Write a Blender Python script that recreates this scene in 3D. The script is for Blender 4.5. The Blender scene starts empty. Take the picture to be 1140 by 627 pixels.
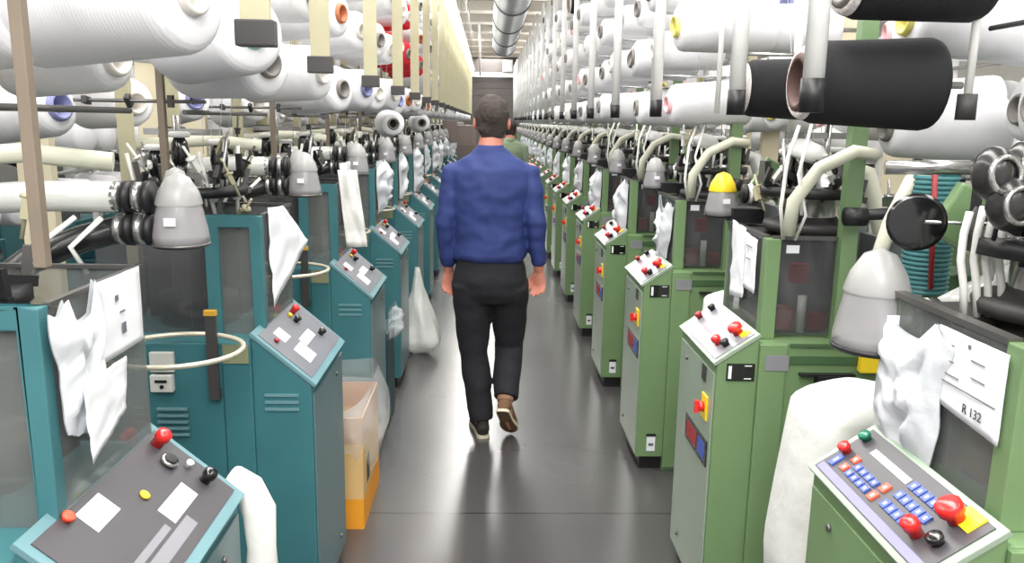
import bpy, bmesh, math, random
from mathutils import Vector, Matrix, noise
random.seed(7)
C = bpy.context.scene.collection
PI = math.pi

# ------------------------------------------------------------------ materials
def lin(c):
    return tuple(((v/255)/12.92 if v/255 <= .04045 else (((v/255)+.055)/1.055)**2.4) for v in c)
MATS = {}
def mat(name, col, rough=.5, metal=0.0, var=.08, scale=6.0, bump=0.0, bscale=40.0, alpha=1.0, emit=0.0, spec=.5, coat=0.0, trans=0.0):
    if name in MATS: return MATS[name]
    m = bpy.data.materials.new(name); m.use_nodes = True
    nt = m.node_tree; b = nt.nodes['Principled BSDF']
    c = lin(col)
    tc = nt.nodes.new('ShaderNodeTexCoord')
    nz = nt.nodes.new('ShaderNodeTexNoise'); nz.inputs['Scale'].default_value = scale; nz.inputs['Detail'].default_value = 3
    nt.links.new(tc.outputs['Object'], nz.inputs['Vector'])
    rp = nt.nodes.new('ShaderNodeValToRGB')
    rp.color_ramp.elements[0].position = .3; rp.color_ramp.elements[1].position = .7
    rp.color_ramp.elements[0].color = tuple(max(0, v*(1-var)) for v in c)+(1,)
    rp.color_ramp.elements[1].color = tuple(min(1, v*(1+var)) for v in c)+(1,)
    nt.links.new(nz.outputs['Fac'], rp.inputs['Fac'])
    nt.links.new(rp.outputs['Color'], b.inputs['Base Color'])
    b.inputs['Roughness'].default_value = rough; b.inputs['Metallic'].default_value = metal
    b.inputs['Specular IOR Level'].default_value = spec
    b.inputs['Coat Weight'].default_value = coat
    b.inputs['Alpha'].default_value = alpha
    if emit:
        b.inputs['Emission Color'].default_value = c+(1,); b.inputs['Emission Strength'].default_value = emit
    if bump:
        n2 = nt.nodes.new('ShaderNodeTexNoise'); n2.inputs['Scale'].default_value = bscale; n2.inputs['Detail'].default_value = 4
        nt.links.new(tc.outputs['Object'], n2.inputs['Vector'])
        bp = nt.nodes.new('ShaderNodeBump'); bp.inputs['Strength'].default_value = bump; bp.inputs['Distance'].default_value = .01
        nt.links.new(n2.outputs['Fac'], bp.inputs['Height']); nt.links.new(bp.outputs['Normal'], b.inputs['Normal'])
    MATS[name] = m
    return m
def yarn_mat(name, col, rough=.85):
    m = mat(name, col, rough, var=.04, scale=4)
    nt = m.node_tree; b = nt.nodes['Principled BSDF']
    tc = nt.nodes.new('ShaderNodeTexCoord'); w = nt.nodes.new('ShaderNodeTexWave')
    w.bands_direction = 'X'; w.inputs['Scale'].default_value = 40; w.inputs['Distortion'].default_value = 2
    nt.links.new(tc.outputs['Object'], w.inputs['Vector'])
    bp = nt.nodes.new('ShaderNodeBump'); bp.inputs['Strength'].default_value = .15; bp.inputs['Distance'].default_value = .003
    nt.links.new(w.outputs['Fac'], bp.inputs['Height']); nt.links.new(bp.outputs['Normal'], b.inputs['Normal'])
    return m

GREEN = mat('green_paint', (106,133,92), .38, var=.05, coat=.2)
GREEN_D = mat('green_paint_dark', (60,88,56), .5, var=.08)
PALE = mat('pale_green_panel', (138,154,136), .3, var=.05, coat=.3)
TEAL = mat('teal_paint', (56,108,114), .42, var=.08, coat=.2)
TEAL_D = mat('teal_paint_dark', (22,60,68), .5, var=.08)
TEALF = mat('teal_front_panel', (86,112,116), .35, var=.06, coat=.2)
TEALL = mat('teal_light_trim', (98,134,140), .35, var=.05)
BLACK = mat('black_plastic', (24,24,26), .45, var=.2)
BLACKG = mat('black_gloss', (14,14,15), .2, var=.2, coat=.5)
DARK = mat('dark_grey', (58,56,56), .55, var=.15)
GREYP = mat('grey_panel', (104,106,112), .4, var=.06)
GREYD = mat('dark_panel', (70,68,72), .4, var=.06)
SILVER = mat('silver_panel', (124,124,130), .35, var=.06)
STEEL = mat('steel', (178,178,176), .25, metal=.85, var=.06)
STEELD = mat('steel_dark', (110,108,106), .35, metal=.7, var=.1)
WHITEP = mat('white_paint', (232,232,228), .4, var=.03)
CREAM = mat('cream_paint', (214,204,176), .5, var=.04)
OLIVE = mat('olive_bar', (172,167,138), .5, var=.06)
BROWNG = mat('brown_grey_post', (120,108,94), .5, var=.1)
PAPER = mat('paper', (220,223,226), .7, var=.02)
INK = mat('ink', (96,96,104), .7, var=.02)
PLASTICBAG = mat('white_plastic_bag', (214,218,222), .4, var=.05, bump=.35, bscale=24, alpha=.9, coat=.2)
CLEARBAG = mat('clear_plastic_bag', (226,230,232), .12, var=.1, bump=1.0, bscale=18, alpha=.28, coat=.6)
FABRIC = mat('white_fabric', (212,212,208), .85, var=.05, bump=.8, bscale=9)
RED = mat('red_button', (214,36,34), .3, var=.04, coat=.4)
REDP = mat('red_part', (150,40,44), .45, var=.1)
YELLOW = mat('yellow_plate', (236,204,40), .4, var=.05)
GREENB = mat('green_button', (14,110,82), .3, var=.05, coat=.4)
BLUEK = mat('blue_key', (62,84,168), .4, var=.05)
VIOLET = mat('violet_strip', (120,118,168), .4, var=.05)
REDK = mat('orange_key', (238,84,56), .4, var=.05)
PLEXI = mat('smoked_acrylic', (120,124,122), .12, var=.1, alpha=.42, coat=.6)
PLEXID = mat('dark_acrylic', (78,80,82), .12, var=.1, alpha=.42, coat=.6)
HOSEC = mat('clear_hose', (212,214,210), .2, var=.08, alpha=.8, coat=.6)
HOSEW = mat('cream_hose', (206,206,188), .45, var=.06)
HOSEB = mat('black_hose', (22,22,24), .35, var=.1, coat=.4)
BELL = mat('translucent_bell', (158,156,158), .25, var=.12, alpha=.66, coat=.4)
BELLW = mat('bell_fabric', (184,184,182), .3, var=.12, bump=.3, bscale=20, alpha=.62)
YW = yarn_mat('white_yarn', (224,224,227)); YB = yarn_mat('black_yarn', (20,20,24)); YR = yarn_mat('red_yarn', (200,30,44))
TIP = mat('speckled_yarn_end', (214,206,204), .9, var=.25, scale=120)
CORES = {'brown': mat('brown_core', (84,60,54), .7), 'pink': mat('pink_core', (228,176,180), .6), 'yellow': mat('yellow_core', (222,214,120), .6), 'orange': mat('orange_core', (176,104,66), .6),
         'blue': mat('blue_core', (132,136,178), .6), 'teal': mat('mint_core', (150,200,192), .6), 'grey': mat('grey_core', (120,116,112), .6), 'white': mat('white_core', (220,216,210), .6)}
HOLE = mat('core_hole', (52,44,40), .9, var=.2)
CARD = mat('cardboard', (190,150,112), .8, var=.08); CARDT = mat('tan_carton', (206,170,112), .8, var=.06); CARDY = mat('orange_carton', (226,150,34), .7, var=.06)
SKIN = mat('skin', (188,122,104), .55, var=.06, bump=.1, bscale=80)
HAIR = mat('dark_hair', (54,46,42), .8, var=.25, scale=40, bump=.3, bscale=60)
SHIRT = mat('blue_shirt', (34,50,106), .75, var=.08, bump=.45, bscale=9)
SLACK = mat('black_slacks', (24,24,30), .85, var=.1, bump=.5, bscale=10)
BROWNS = mat('brown_suede', (112,84,58), .8, var=.12); SOLE = mat('shoe_sole', (206,196,172), .6); SOLEB = mat('sole_bottom', (96,74,52), .7, var=.2, bump=.5, bscale=60)
DUCT = mat('galvanised_duct', (176,182,186), .3, metal=.55, var=.06)
BACKW = mat('dark_end_wall', (92,88,86), .8, var=.06)
WALLM = mat('white_wall', (226,222,214), .8, var=.03)
CEILD = mat('ceiling_deck', (66,62,58), .9, var=.08)
BEAM = mat('ceiling_beam_paint', (206,198,184), .7, var=.04)
EMIT = mat('lamp_tube', (255,252,244), .5, emit=9.0)

# ------------------------------------------------------------------ mesh builder
class MB:
    def __init__(s, sx=1): s.v=[]; s.f=[]; s.m=[]; s.sm=[]; s.sx=sx
    def add(s, vs, fs, m=0, smooth=False):
        o=len(s.v); s.v += [tuple(v) for v in vs]
        for f in fs: s.f.append([i+o for i in f]); s.m.append(m); s.sm.append(smooth)
    def box(s,x0,x1,y0,y1,z0,z1,m=0):
        v=[(x,y,z) for z in (z0,z1) for y in (y0,y1) for x in (x0,x1)]
        s.add(v,[(0,2,3,1),(4,5,7,6),(0,1,5,4),(2,6,7,3),(0,4,6,2),(1,3,7,5)],m); return s
    def obox(s,c,sz,R,m=0):
        hx,hy,hz=[a/2 for a in sz]; c=Vector(c)
        v=[c+R@Vector((x,y,z)) for z in (-hz,hz) for y in (-hy,hy) for x in (-hx,hx)]
        s.add(v,[(0,2,3,1),(4,5,7,6),(0,1,5,4),(2,6,7,3),(0,4,6,2),(1,3,7,5)],m); return s
    def prism(s,prof,y0,y1,m=0):               # profile in x-z, extruded in y
        n=len(prof); v=[(x,y0,z) for x,z in prof]+[(x,y1,z) for x,z in prof]
        f=[tuple(range(n)),tuple(range(2*n-1,n-1,-1))]+[(i,(i+1)%n,(i+1)%n+n,i+n) for i in range(n)]
        s.add(v,f,m); return s
    def loft(s,path,rad,n=12,m=0,caps=True,smooth=True,up=None):
        P=[Vector(p) for p in path]; k=len(P); vs=[]; prevN=None
        for i,p in enumerate(P):
            t=(P[min(i+1,k-1)]-P[max(i-1,0)])
            t = t.normalized() if t.length>1e-9 else Vector((0,0,1))
            ref = Vector(up) if up else (prevN if prevN is not None else (Vector((0,1,0)) if abs(t.y)<.9 else Vector((1,0,0))))
            a = (ref - t*ref.dot(t))
            a = a.normalized() if a.length>1e-6 else Vector((1,0,0))
            prevN=a; b=t.cross(a)
            r = rad[i] if isinstance(rad,(list,tuple)) else rad
            ra,rb = r if isinstance(r,(list,tuple)) else (r,r)
            for j in range(n):
                an=2*PI*j/n; vs.append(p+a*(math.cos(an)*ra)+b*(math.sin(an)*rb))
        fs=[(i*n+j,i*n+(j+1)%n,(i+1)*n+(j+1)%n,(i+1)*n+j) for i in range(k-1) for j in range(n)]
        s.add(vs,fs,m,smooth)
        if caps:
            o=len(s.v)-len(vs)
            s.f.append([o+j for j in range(n-1,-1,-1)]); s.m.append(m); s.sm.append(False)
            s.f.append([o+(k-1)*n+j for j in range(n)]); s.m.append(m); s.sm.append(False)
        return s
    def cyl(s,p0,p1,r0,r1=None,n=12,m=0): return s.loft([p0,p1],[r0,r1 if r1 is not None else r0],n,m)
    def lathe(s,o,ax,prof,n=24,m=0,smooth=True):   # prof: (t along axis, r)
        o=Vector(o); ax=Vector(ax).normalized(); a=Vector((0,0,1)) if abs(ax.z)<.9 else Vector((1,0,0))
        a=(a-ax*a.dot(ax)).normalized(); b=ax.cross(a); vs=[]
        for t,r in prof:
            for j in range(n):
                an=2*PI*j/n; vs.append(o+ax*t+(a*math.cos(an)+b*math.sin(an))*max(r,1e-4))
        k=len(prof)
        s.add(vs,[(i*n+j,i*n+(j+1)%n,(i+1)*n+(j+1)%n,(i+1)*n+j) for i in range(k-1) for j in range(n)],m,smooth); return s
    def ell(s,c,r,n=12,m=0,R=None):
        c=Vector(c); k=max(5,n//2+1); vs=[]
        for i in range(k):
            ph=PI*i/(k-1)
            for j in range(n):
                q=Vector((math.sin(ph)*math.cos(2*PI*j/n)*r[0],math.sin(ph)*math.sin(2*PI*j/n)*r[1],math.cos(ph)*r[2]))
                vs.append(c+(R@q if R else q))
        s.add(vs,[(i*n+j,i*n+(j+1)%n,(i+1)*n+(j+1)%n,(i+1)*n+j) for i in range(k-1) for j in range(n)],m,True); return s
    def grid(s,fn,nu,nv,m=0,smooth=True):
        vs=[fn(i/nu,j/nv) for j in range(nv+1) for i in range(nu+1)]
        s.add(vs,[(j*(nu+1)+i,j*(nu+1)+i+1,(j+1)*(nu+1)+i+1,(j+1)*(nu+1)+i) for j in range(nv) for i in range(nu)],m,smooth); return s
    def mesh(s,name,mats,bevel=0,weld=True,recalc=True):
        me=bpy.data.meshes.new(name)
        me.from_pydata([(v[0]*s.sx,v[1],v[2]) for v in s.v],[],s.f)
        for mm in mats: me.materials.append(mm)
        me.polygons.foreach_set('material_index',s.m); me.polygons.foreach_set('use_smooth',s.sm)
        bm=bmesh.new(); bm.from_mesh(me)
        if weld: bmesh.ops.remove_doubles(bm,verts=bm.verts,dist=2e-5)
        if recalc: bmesh.ops.recalc_face_normals(bm,faces=bm.faces)
        if bevel:
            ed=[e for e in bm.edges if len(e.link_faces)==2 and e.calc_face_angle(0)>.6]
            bmesh.ops.bevel(bm,geom=ed,offset=bevel,segments=2,profile=.6,affect='EDGES',clamp_overlap=True)
        bm.to_mesh(me); bm.free(); me.update()
        return me
    def obj(s,name,mats,parent=None,bevel=0,**k):
        if not isinstance(mats,(list,tuple)): mats=[mats]
        o=bpy.data.objects.new(name,s.mesh(name,mats,bevel,**k)); C.objects.link(o)
        if parent: o.parent=parent
        return o
def empty(name,loc=(0,0,0)):
    o=bpy.data.objects.new(name,None); C.objects.link(o); o.location=loc; o.empty_display_size=.1; return o
def tag(o,label=None,cat=None,group=None,kind=None):
    if label: o['label']=label
    if cat: o['category']=cat
    if group: o['group']=group
    if kind: o['kind']=kind
    return o
def dup(o,loc=None,parent=None,rotz=None,skip=()):
    c=o.copy(); C.objects.link(c)
    if parent is not None: c.parent=parent
    if loc is not None: c.location=loc
    if rotz is not None: c.rotation_euler=(0,0,rotz)
    for ch in list(o.children):
        if ch.name.split('.')[0] in skip: continue
        dup(ch,parent=c,skip=skip)
    return c
def text_mesh(s,size,name,m,parent,loc,rot):
    cu=bpy.data.curves.new(name,'FONT'); cu.body=s; cu.size=size; cu.align_x='CENTER'; cu.align_y='CENTER'; cu.extrude=.0004
    t=bpy.data.objects.new(name,cu); C.objects.link(t); bpy.context.view_layer.update()
    me=bpy.data.meshes.new_from_object(t.evaluated_get(bpy.context.evaluated_depsgraph_get()))
    C.objects.unlink(t); bpy.data.objects.remove(t)
    me.materials.clear(); me.materials.append(m)
    o=bpy.data.objects.new(name,me); C.objects.link(o); o.parent=parent; o.location=loc; o.rotation_euler=rot
    return o

# ------------------------------------------------------------------ layout
S=1.209; XR=.703; XL=.518
def yR(k): return -.047+S*k
def yL(k): return 1.117+S*k
WR=.453; WL=.483; HR0,HR1,UR=.897,.988,.132; HL0,HL1,UL=.8365,.9886,.179
NW=['first','second','third','fourth','fifth','sixth','seventh','eighth','ninth','tenth','eleventh','twelfth','thirteenth','fourteenth','fifteenth','sixteenth','seventeenth','eighteenth','nineteenth','twentieth','twenty-first','twenty-second','twenty-third','twenty-fourth']

# ------------------------------------------------------------------ room
def struct(mb,name,m): return tag(mb.obj(name,m),kind='structure')
fm=bpy.data.materials.new('polished_dark_floor'); fm.use_nodes=True
nt=fm.node_tree; b=nt.nodes['Principled BSDF']
tc=nt.nodes.new('ShaderNodeTexCoord'); nz=nt.nodes.new('ShaderNodeTexNoise'); nz.inputs['Scale'].default_value=.8; nz.inputs['Detail'].default_value=2
nt.links.new(tc.outputs['Object'],nz.inputs['Vector'])
rp=nt.nodes.new('ShaderNodeValToRGB'); rp.color_ramp.elements[0].position=.35; rp.color_ramp.elements[1].position=.7
rp.color_ramp.elements[0].color=lin((66,65,66))+(1,); rp.color_ramp.elements[1].color=lin((78,76,76))+(1,)
nt.links.new(nz.outputs['Fac'],rp.inputs['Fac'])
sep=nt.nodes.new('ShaderNodeSeparateXYZ'); nt.links.new(tc.outputs['Object'],sep.inputs[0])
def mth(op,a,bv):
    n=nt.nodes.new('ShaderNodeMath'); n.operation=op; nt.links.new(a,n.inputs[0]); n.inputs[1].default_value=bv; return n.outputs[0]
jt=mth('LESS_THAN',mth('FRACT',mth('DIVIDE',mth('SUBTRACT',sep.outputs['Y'],.145),3.0),0),.0025)
mx=nt.nodes.new('ShaderNodeMix'); mx.data_type='RGBA'; nt.links.new(jt,mx.inputs[0]); nt.links.new(rp.outputs['Color'],mx.inputs[6]); mx.inputs[7].default_value=lin((30,30,30))+(1,)
nt.links.new(mx.outputs[2],b.inputs['Base Color'])
rr=nt.nodes.new('ShaderNodeMapRange'); rr.inputs[3].default_value=.2; rr.inputs[4].default_value=.32; nt.links.new(nz.outputs['Fac'],rr.inputs[0]); nt.links.new(rr.outputs[0],b.inputs['Roughness'])
b.inputs['Specular IOR Level'].default_value=.8
n3=nt.nodes.new('ShaderNodeTexNoise'); n3.inputs['Scale'].default_value=3; nt.links.new(tc.outputs['Object'],n3.inputs['Vector'])
bp=nt.nodes.new('ShaderNodeBump'); bp.inputs['Strength'].default_value=.05; bp.inputs['Distance'].default_value=.02; nt.links.new(n3.outputs['Fac'],bp.inputs['Height']); nt.links.new(bp.outputs['Normal'],b.inputs['Normal'])
struct(MB().box(-7,7,-4,30.2,-.1,0),'floor',fm)
struct(MB().box(-7,7,-4,30.2,4.3,4.4),'ceiling',CEILD)
struct(MB().box(-7.1,-7,-4,30.2,0,4.3),'wall_left',WALLM)
struct(MB().box(7,7.1,-4,30.2,0,4.3),'wall_right',WALLM)
struct(MB().box(-7,7,30,30.1,0,4.3),'wall_back',BACKW)
for i in range(16):
    struct(MB().box(-7,7,-.5+i*2,-.0+i*2,3.86,4.06),'trim_%d'%(i+1),BEAM)
for i,x in enumerate((-3.3,-1.2,1.7,3.8)):
    struct(MB().box(x-.04,x+.04,-4,30,4.08,4.2),'trim_%d'%(20+i),BEAM)
struct(MB().box(-7,7,29.7,29.86,3.16,3.32),'trim_30',WHITEP)
# dark roller door in the end wall
dr=MB()
for i in range(12): dr.box(-1.0,1.2,29.9,29.97,.02+i*.25,.02+i*.25+.24)
d=dr.obj('door_1',mat('dark_door',(70,64,62),.6)); tag(d,kind='structure')
MB().box(.05,.3,29.86,29.9,1.0,1.1).obj('door_handle',STEELD,d)

# duct
dt=empty('ventilation_duct',(.36,4,3.6)); tag(dt,'round silver galvanised ventilation duct hanging below the ceiling over the aisle','duct')
DR=.3
MB().lathe((0,0,0),(0,1,0),[(0,DR),(18.3,DR)],n=32).obj('duct_pipe',DUCT,dt)
for i in range(7):
    MB().lathe((0,1.2+i*2.8,0),(0,1,0),[(0,DR),(0,DR+.02),(.08,DR+.02),(.08,DR)],n=32).obj('joint_ring',STEELD,dt)
MB().lathe((0,18.3,0),(0,1,0),[(0,DR),(.1,DR),(.3,.25),(.34,.0)],n=32).obj('end_cap',DUCT,dt)
for i in range(5):
    MB().cyl((-.25,2.2+i*3.6,.16),(-.25,2.2+i*3.6,.7),.008,n=6).cyl((.25,2.2+i*3.6,.16),(.25,2.2+i*3.6,.7),.008,n=6).obj('hanger_rod',STEELD,dt)
# wall unit at the end and conduit
j=tag(MB().box(.45,.8,29.5,29.86,3.35,3.75).box(.5,.75,29.45,29.5,3.4,3.7).obj('air_unit',WHITEP),'small white air unit high on the dark end wall beside the duct','air unit')
tag(MB().loft([(-.28,20,4.3),(-.28,20,4.0),(-.3,24,3.6),(-.34,28,3.3),(-.34,29.6,3.2)],.03,8).obj('conduit',WHITEP),'thin white conduit dropping from the ceiling to the beam on the end wall','conduit')

# strip lights
for i in range(7):
    y=7.0+i*2.0
    L=empty('strip_light',(-.44,y,2.84)); tag(L,'long white strip light, %s in the line hanging above the left machines'%NW[i],'light',group='strip lights over the left row')
    MB().box(-.06,.06,0,1.95,0,.06).obj('housing',WHITEP,L,bevel=.004)
    MB().cyl((0,.03,-.025),(0,1.92,-.025),.024,n=10).obj('tube',EMIT,L)
    MB().cyl((0,.4,.06),(0,.4,1.02),.004,n=5).obj('hanger',STEELD,L); MB().cyl((0,1.6,.06),(0,1.6,1.02),.004,n=5).obj('hanger',STEELD,L)

# ------------------------------------------------------------------ machine pieces
def slope_frame(s,side):
    # returns origin, direction vectors of the sloped console face (u up-slope outward, v along aisle)
    if side=='R': u0,z0,u1,z1=0,HR0,UR,HR1
    else: u0,z0,u1,z1=0,HL0,UL,HL1
    return Vector((u0,0,z0)), Vector((u1-u0,0,z1-z0))
def on_slope(mb,side,a0,a1,v0,v1,h0,h1,m=0):
    o,d=slope_frame(1,side); L=d.length; dn=d/L; nrm=Vector((-dn.z,0,dn.x))
    vs=[]
    for h in (h0,h1):
        for v in (v0,v1):
            for a in (a0,a1):
                p=o+d*a+nrm*h; vs.append((p.x,v,p.z))
    mb.add(vs,[(0,2,3,1),(4,5,7,6),(0,1,5,4),(2,6,7,3),(0,4,6,2),(1,3,7,5)],m)
def knob_on(mb,side,a,v,r,h,m=0,flare=1.0,h0=0.0):
    o,d=slope_frame(1,side); dn=d.normalized(); nrm=Vector((-dn.z,0,dn.x)); p=o+d*a; p=Vector((p.x,v,p.z))
    mb.lathe(p+nrm*h0,nrm,[(0,0),(0,r*.8),(h*.45,r*.8),(h*.5,r*flare),(h*.9,r*flare),(h,r*flare*.8),(h,0)],n=18,m=m)

def console(root,s,side,style):
    W=WR if side=='R' else WL
    h0,h1,u1=(HR0,HR1,UR) if side=='R' else (HL0,HL1,UL)
    body,front,lid=(GREEN,PALE,PALE) if side=='R' else (TEAL,TEALF,TEALL)
    z0=.07
    cab=MB(s).prism([(.006,z0),(.006,h0-.004),(u1,h1-.004),(u1,z0)],0,W).obj('console_cabinet',body,root,bevel=.003)
    MB(s).box(.03,u1-.0,.03,W-.03,0,z0).obj('plinth',BLACK,root)
    f=MB(s).box(0,.006,.012,W-.012,z0+.01,h0-.035).obj('front_door',GREEN if style=='key' else front,root,bevel=.002)
    lk=MB(s); lk.lathe((0,W*.75,z0+.08),(-1,0,0),[(0,0),(0,.008),(.006,.008),(.006,0)],n=10)
    lk.lathe((0,W*.75,h0-.08),(-1,0,0),[(0,0),(0,.008),(.006,.008),(.006,0)],n=10); lk.obj('door_lock',STEELD,f)
    # lid rim
    r=MB(s)
    on_slope(r,side,-.03,1.02,-.004,W+.004,-.004,.008)
    r.obj('console_lid',lid,root,bevel=.002)
    p=MB(s)
    pm=(GREYD if style=='key' else SILVER) if side=='R' else (GREYD if style=='near' else GREYP)
    on_slope(p,side,.05 if side=='R' else .07,.94,.014,W-.014,.008,.0105)
    cp=p.obj('control_panel',pm,root)
    def mk(name,m,fn):
        q=MB(s); fn(q); return q.obj(name,m,cp,bevel=0)
    K=lambda a,v,r,h,**k:(lambda q:knob_on(q,side,a,v,r,h,h0=.01,**k))
    B=lambda a0,a1,v0,v1,h=.014:(lambda q:on_slope(q,side,a0,a1,v0,v1,.0105,h))
    if side=='R' and style=='key':
        mk('violet_strip',VIOLET,B(.06,.17,.02,W-.02,.0112))
        mk('red_button',RED,K(.48,W-.035,.013,.022)); mk('green_button',GREENB,K(.78,W-.035,.013,.018))
        mk('display',mat('lcd_display',(156,156,152),.3),B(.66,.76,.225,.37,.0115))
        def keys(q,cols,v0,v1,n,rowgap):
            for (a,w) in cols:
                for i in range(n):
                    vv=v0+(v1-v0)*i/max(1,n-1)
                    kq=MB(s); on_slope(kq,side,a,a+w,vv-.009,vv+.009,.0105,.0145); on_slope(kq,side,a+w*.3,a+w*.7,vv-.003,vv+.003,.0144,.0147,1)
                    kq.obj('blue_key' if q==1 else 'orange_key',[BLUEK if q==1 else REDK,PAPER],cp)
        BK=1; OK_=2
        keys(BK,[(.24,.1),(.37,.1)],.275,.345,4,0); keys(BK,[(.27,.12),(.46,.12),(.65,.12)],.115,.205,5,0); keys(BK,[(.2,.2)],.41,.41,1,0)
        keys(OK_,[(.23,.13),(.40,.13)],.245,.245,1,0); keys(OK_,[(.25,.11),(.42,.11)],.372,.372,1,0)
        mk('red_button',RED,K(.33,.095,.016,.035)); mk('black_button',BLACKG,K(.42,.052,.015,.018))
        ey=mk('emergency_plate',YELLOW,B(.70,.95,.035,.085,.014))
        mk('emergency_stop',RED,K(.74,.075,.02,.04,flare=1.15))
    elif side=='R':
        mk('red_button',REDP,K(.45,W-.05,.013,.022)); mk('black_button',BLACK,K(.78,W-.05,.013,.02))
        mk('red_light_strip',mat('pink_led',(236,120,140),.4),B(.36,.41,.22,.33,.0115))
        mk('blue_light_strip',mat('pale_blue_led',(170,186,220),.4),B(.62,.68,.15,.3,.0115))
        mk('red_button',RED,K(.32,.10,.015,.03)); mk('black_button',BLACK,K(.4,.055,.014,.022))
        mk('emergency_plate',YELLOW,B(.72,.92,.035,.075,.013)); mk('emergency_stop',RED,K(.74,.085,.02,.035,flare=1.15))
    elif style=='near':
        mk('red_button',RED,K(.84,.43,.016,.035)); mk('pressure_dial',STEEL,K(.66,.40,.019,.012))
        mk('dial_face',BLACK,lambda q:knob_on(q,side,.66,.40,.014,.004,h0=.022))
        mk('selector_knob',BLACKG,K(.33,.43,.015,.028)); mk('yellow_lamp',YELLOW,K(.62,.27,.010,.006))
        mk('white_button',PAPER,K(.52,.435,.008,.014))
        mk('label_plate',PAPER,B(.38,.58,.30,.36,.0115).__call__ if False else B(.30,.47,.26,.375,.0115))
        mk('label_plate',SILVER,B(.16,.27,.12,.30,.0115)); mk('label_plate',SILVER,B(.3,.36,.10,.24,.0115)); mk('label_plate',PAPER,B(.68,.88,.12,.2,.0115))
        mk('red_button',REDK,K(.9,.10,.011,.012))
    else:
        mk('red_button',RED,K(.84,.36,.013,.03)); mk('selector_knob',BLACKG,K(.72,.31,.012,.022)); mk('yellow_button',YELLOW,K(.83,.31,.008,.012))
        mk('selector_knob',BLACKG,K(.34,.37,.013,.022)); mk('red_button',REDP,K(.72,.06,.009,.01))
        mk('label_plate',PAPER,B(.62,.82,.10,.17,.0115)); mk('label_plate',PAPER,B(.38,.52,.20,.33,.0115)); mk('label_plate',PAPER,B(.2,.48,.10,.19,.0115))
    return cab

def rotx(a): return Matrix.Rotation(a,3,'X')
def rnd(a,b): return random.uniform(a,b)
def knit_head(root,s,cx,cy,z,seed,full=True):
    random.seed(seed)
    n=20 if full else 12
    MB(s).lathe((cx,cy,z),(0,0,1),[(0,.0),(0,.14),(.02,.145),(.03,.14),(.03,.10),(.05,.09),(.05,0)],n=n).obj('base_plate',DARK,root)
    MB(s).lathe((cx,cy,z+.05),(0,0,1),[(0,.085),(.08,.085),(.085,.105),(.1,.105),(.105,.085),(.13,.08),(.15,.05),(.15,0)],n=n).obj('needle_cylinder',STEEL,root)
    q=MB(s); N=12 if full else 8
    for i in range(N):
        a=2*PI*i/N+.2; d=Vector((math.cos(a),math.sin(a),0)); R=Matrix.Rotation(a,3,'Z')@Matrix.Rotation(rnd(-.5,.3),3,'Y')
        p=Vector((cx,cy,z+.14+rnd(-.03,.05)))+d*.14
        q.obox(p,(.07,.014,.02),R,i%3//2); q.obox(p+Vector((0,0,.035))+d*.02,(.016,.014,.055),R,i%2)
    q.lathe((cx,cy,z+.115),(0,0,1),[(0,.115),(0,.165),(.03,.165),(.03,.115),(0,.115)],n=n)
    q.obj('yarn_fingers',[BLACK,STEELD],root)
    for i in range(N//2):
        q=MB(s); a=rnd(0,2*PI); d=Vector((math.cos(a),math.sin(a),0)); p=Vector((cx,cy,z+.06))+d*rnd(.1,.17)
        q.cyl(p,p+Vector((rnd(-.04,.04),rnd(-.04,.04),rnd(.1,.22))),.006,n=6)
        q.ell(p+Vector((0,0,.05)),(.016,.016,.013),8)
        q.obj('yarn_guide',WHITEP,root)
    # mast with feeders
    q=MB(s); q.cyl((cx+.05,cy+.02,z+.15),(cx+.05,cy+.02,z+.36),.012,n=8); q.box(cx-.09,cx+.15,cy+.01,cy+.03,z+.30,z+.32); q.cyl((cx-.1,cy-.08,z+.03),(cx-.14,cy-.1,z+.3),.007,n=6)
    q.obj('feeder_mast',STEEL,root)
    for i in range(3 if full else 2):
        fx=cx-.09+.1*i+rnd(-.01,.01); fy=cy+rnd(-.08,.08); fz=z+.20+rnd(-.02,.05)
        f=MB(s).ell((fx,fy,fz),(.028,.03,.055),12).lathe((fx,fy,fz-.09),(0,0,1),[(0,.008),(0,.016),(.06,.02),(.06,0)],n=10).obj('yarn_feeder',BLACKG,root)
        MB(s).lathe((fx,fy,fz+.045),(0,0,1),[(0,0),(0,.03),(.012,.034),(.018,.026),(.018,0)],n=12).obj('feeder_cap',WHITEP,f)
    for i in range(14 if full else 3):
        q=MB(s); p=Vector((cx+rnd(-.17,.2),cy+rnd(-.2,.2),z+rnd(.05,.3))); R=Matrix.Rotation(rnd(0,3),3,'Z')@Matrix.Rotation(rnd(-.8,.8),3,'X')
        mm=random.choice((DARK,STEEL,WHITEP,OLIVE,BLACK)); sz=(rnd(.012,.04),rnd(.01,.025),rnd(.02,.06))
        q.obox(p,sz,R); q.cyl(p+R@Vector((0,0,-.06)),p+R@Vector((0,0,.07)),.004,n=6); q.lathe(p+R@Vector((0,0,sz[2]/2)),R@Vector((0,0,1)),[(0,0),(0,.014),(.006,.016),(.01,0)],n=8)
        q.obj('tension_unit',mm,root)

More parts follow.
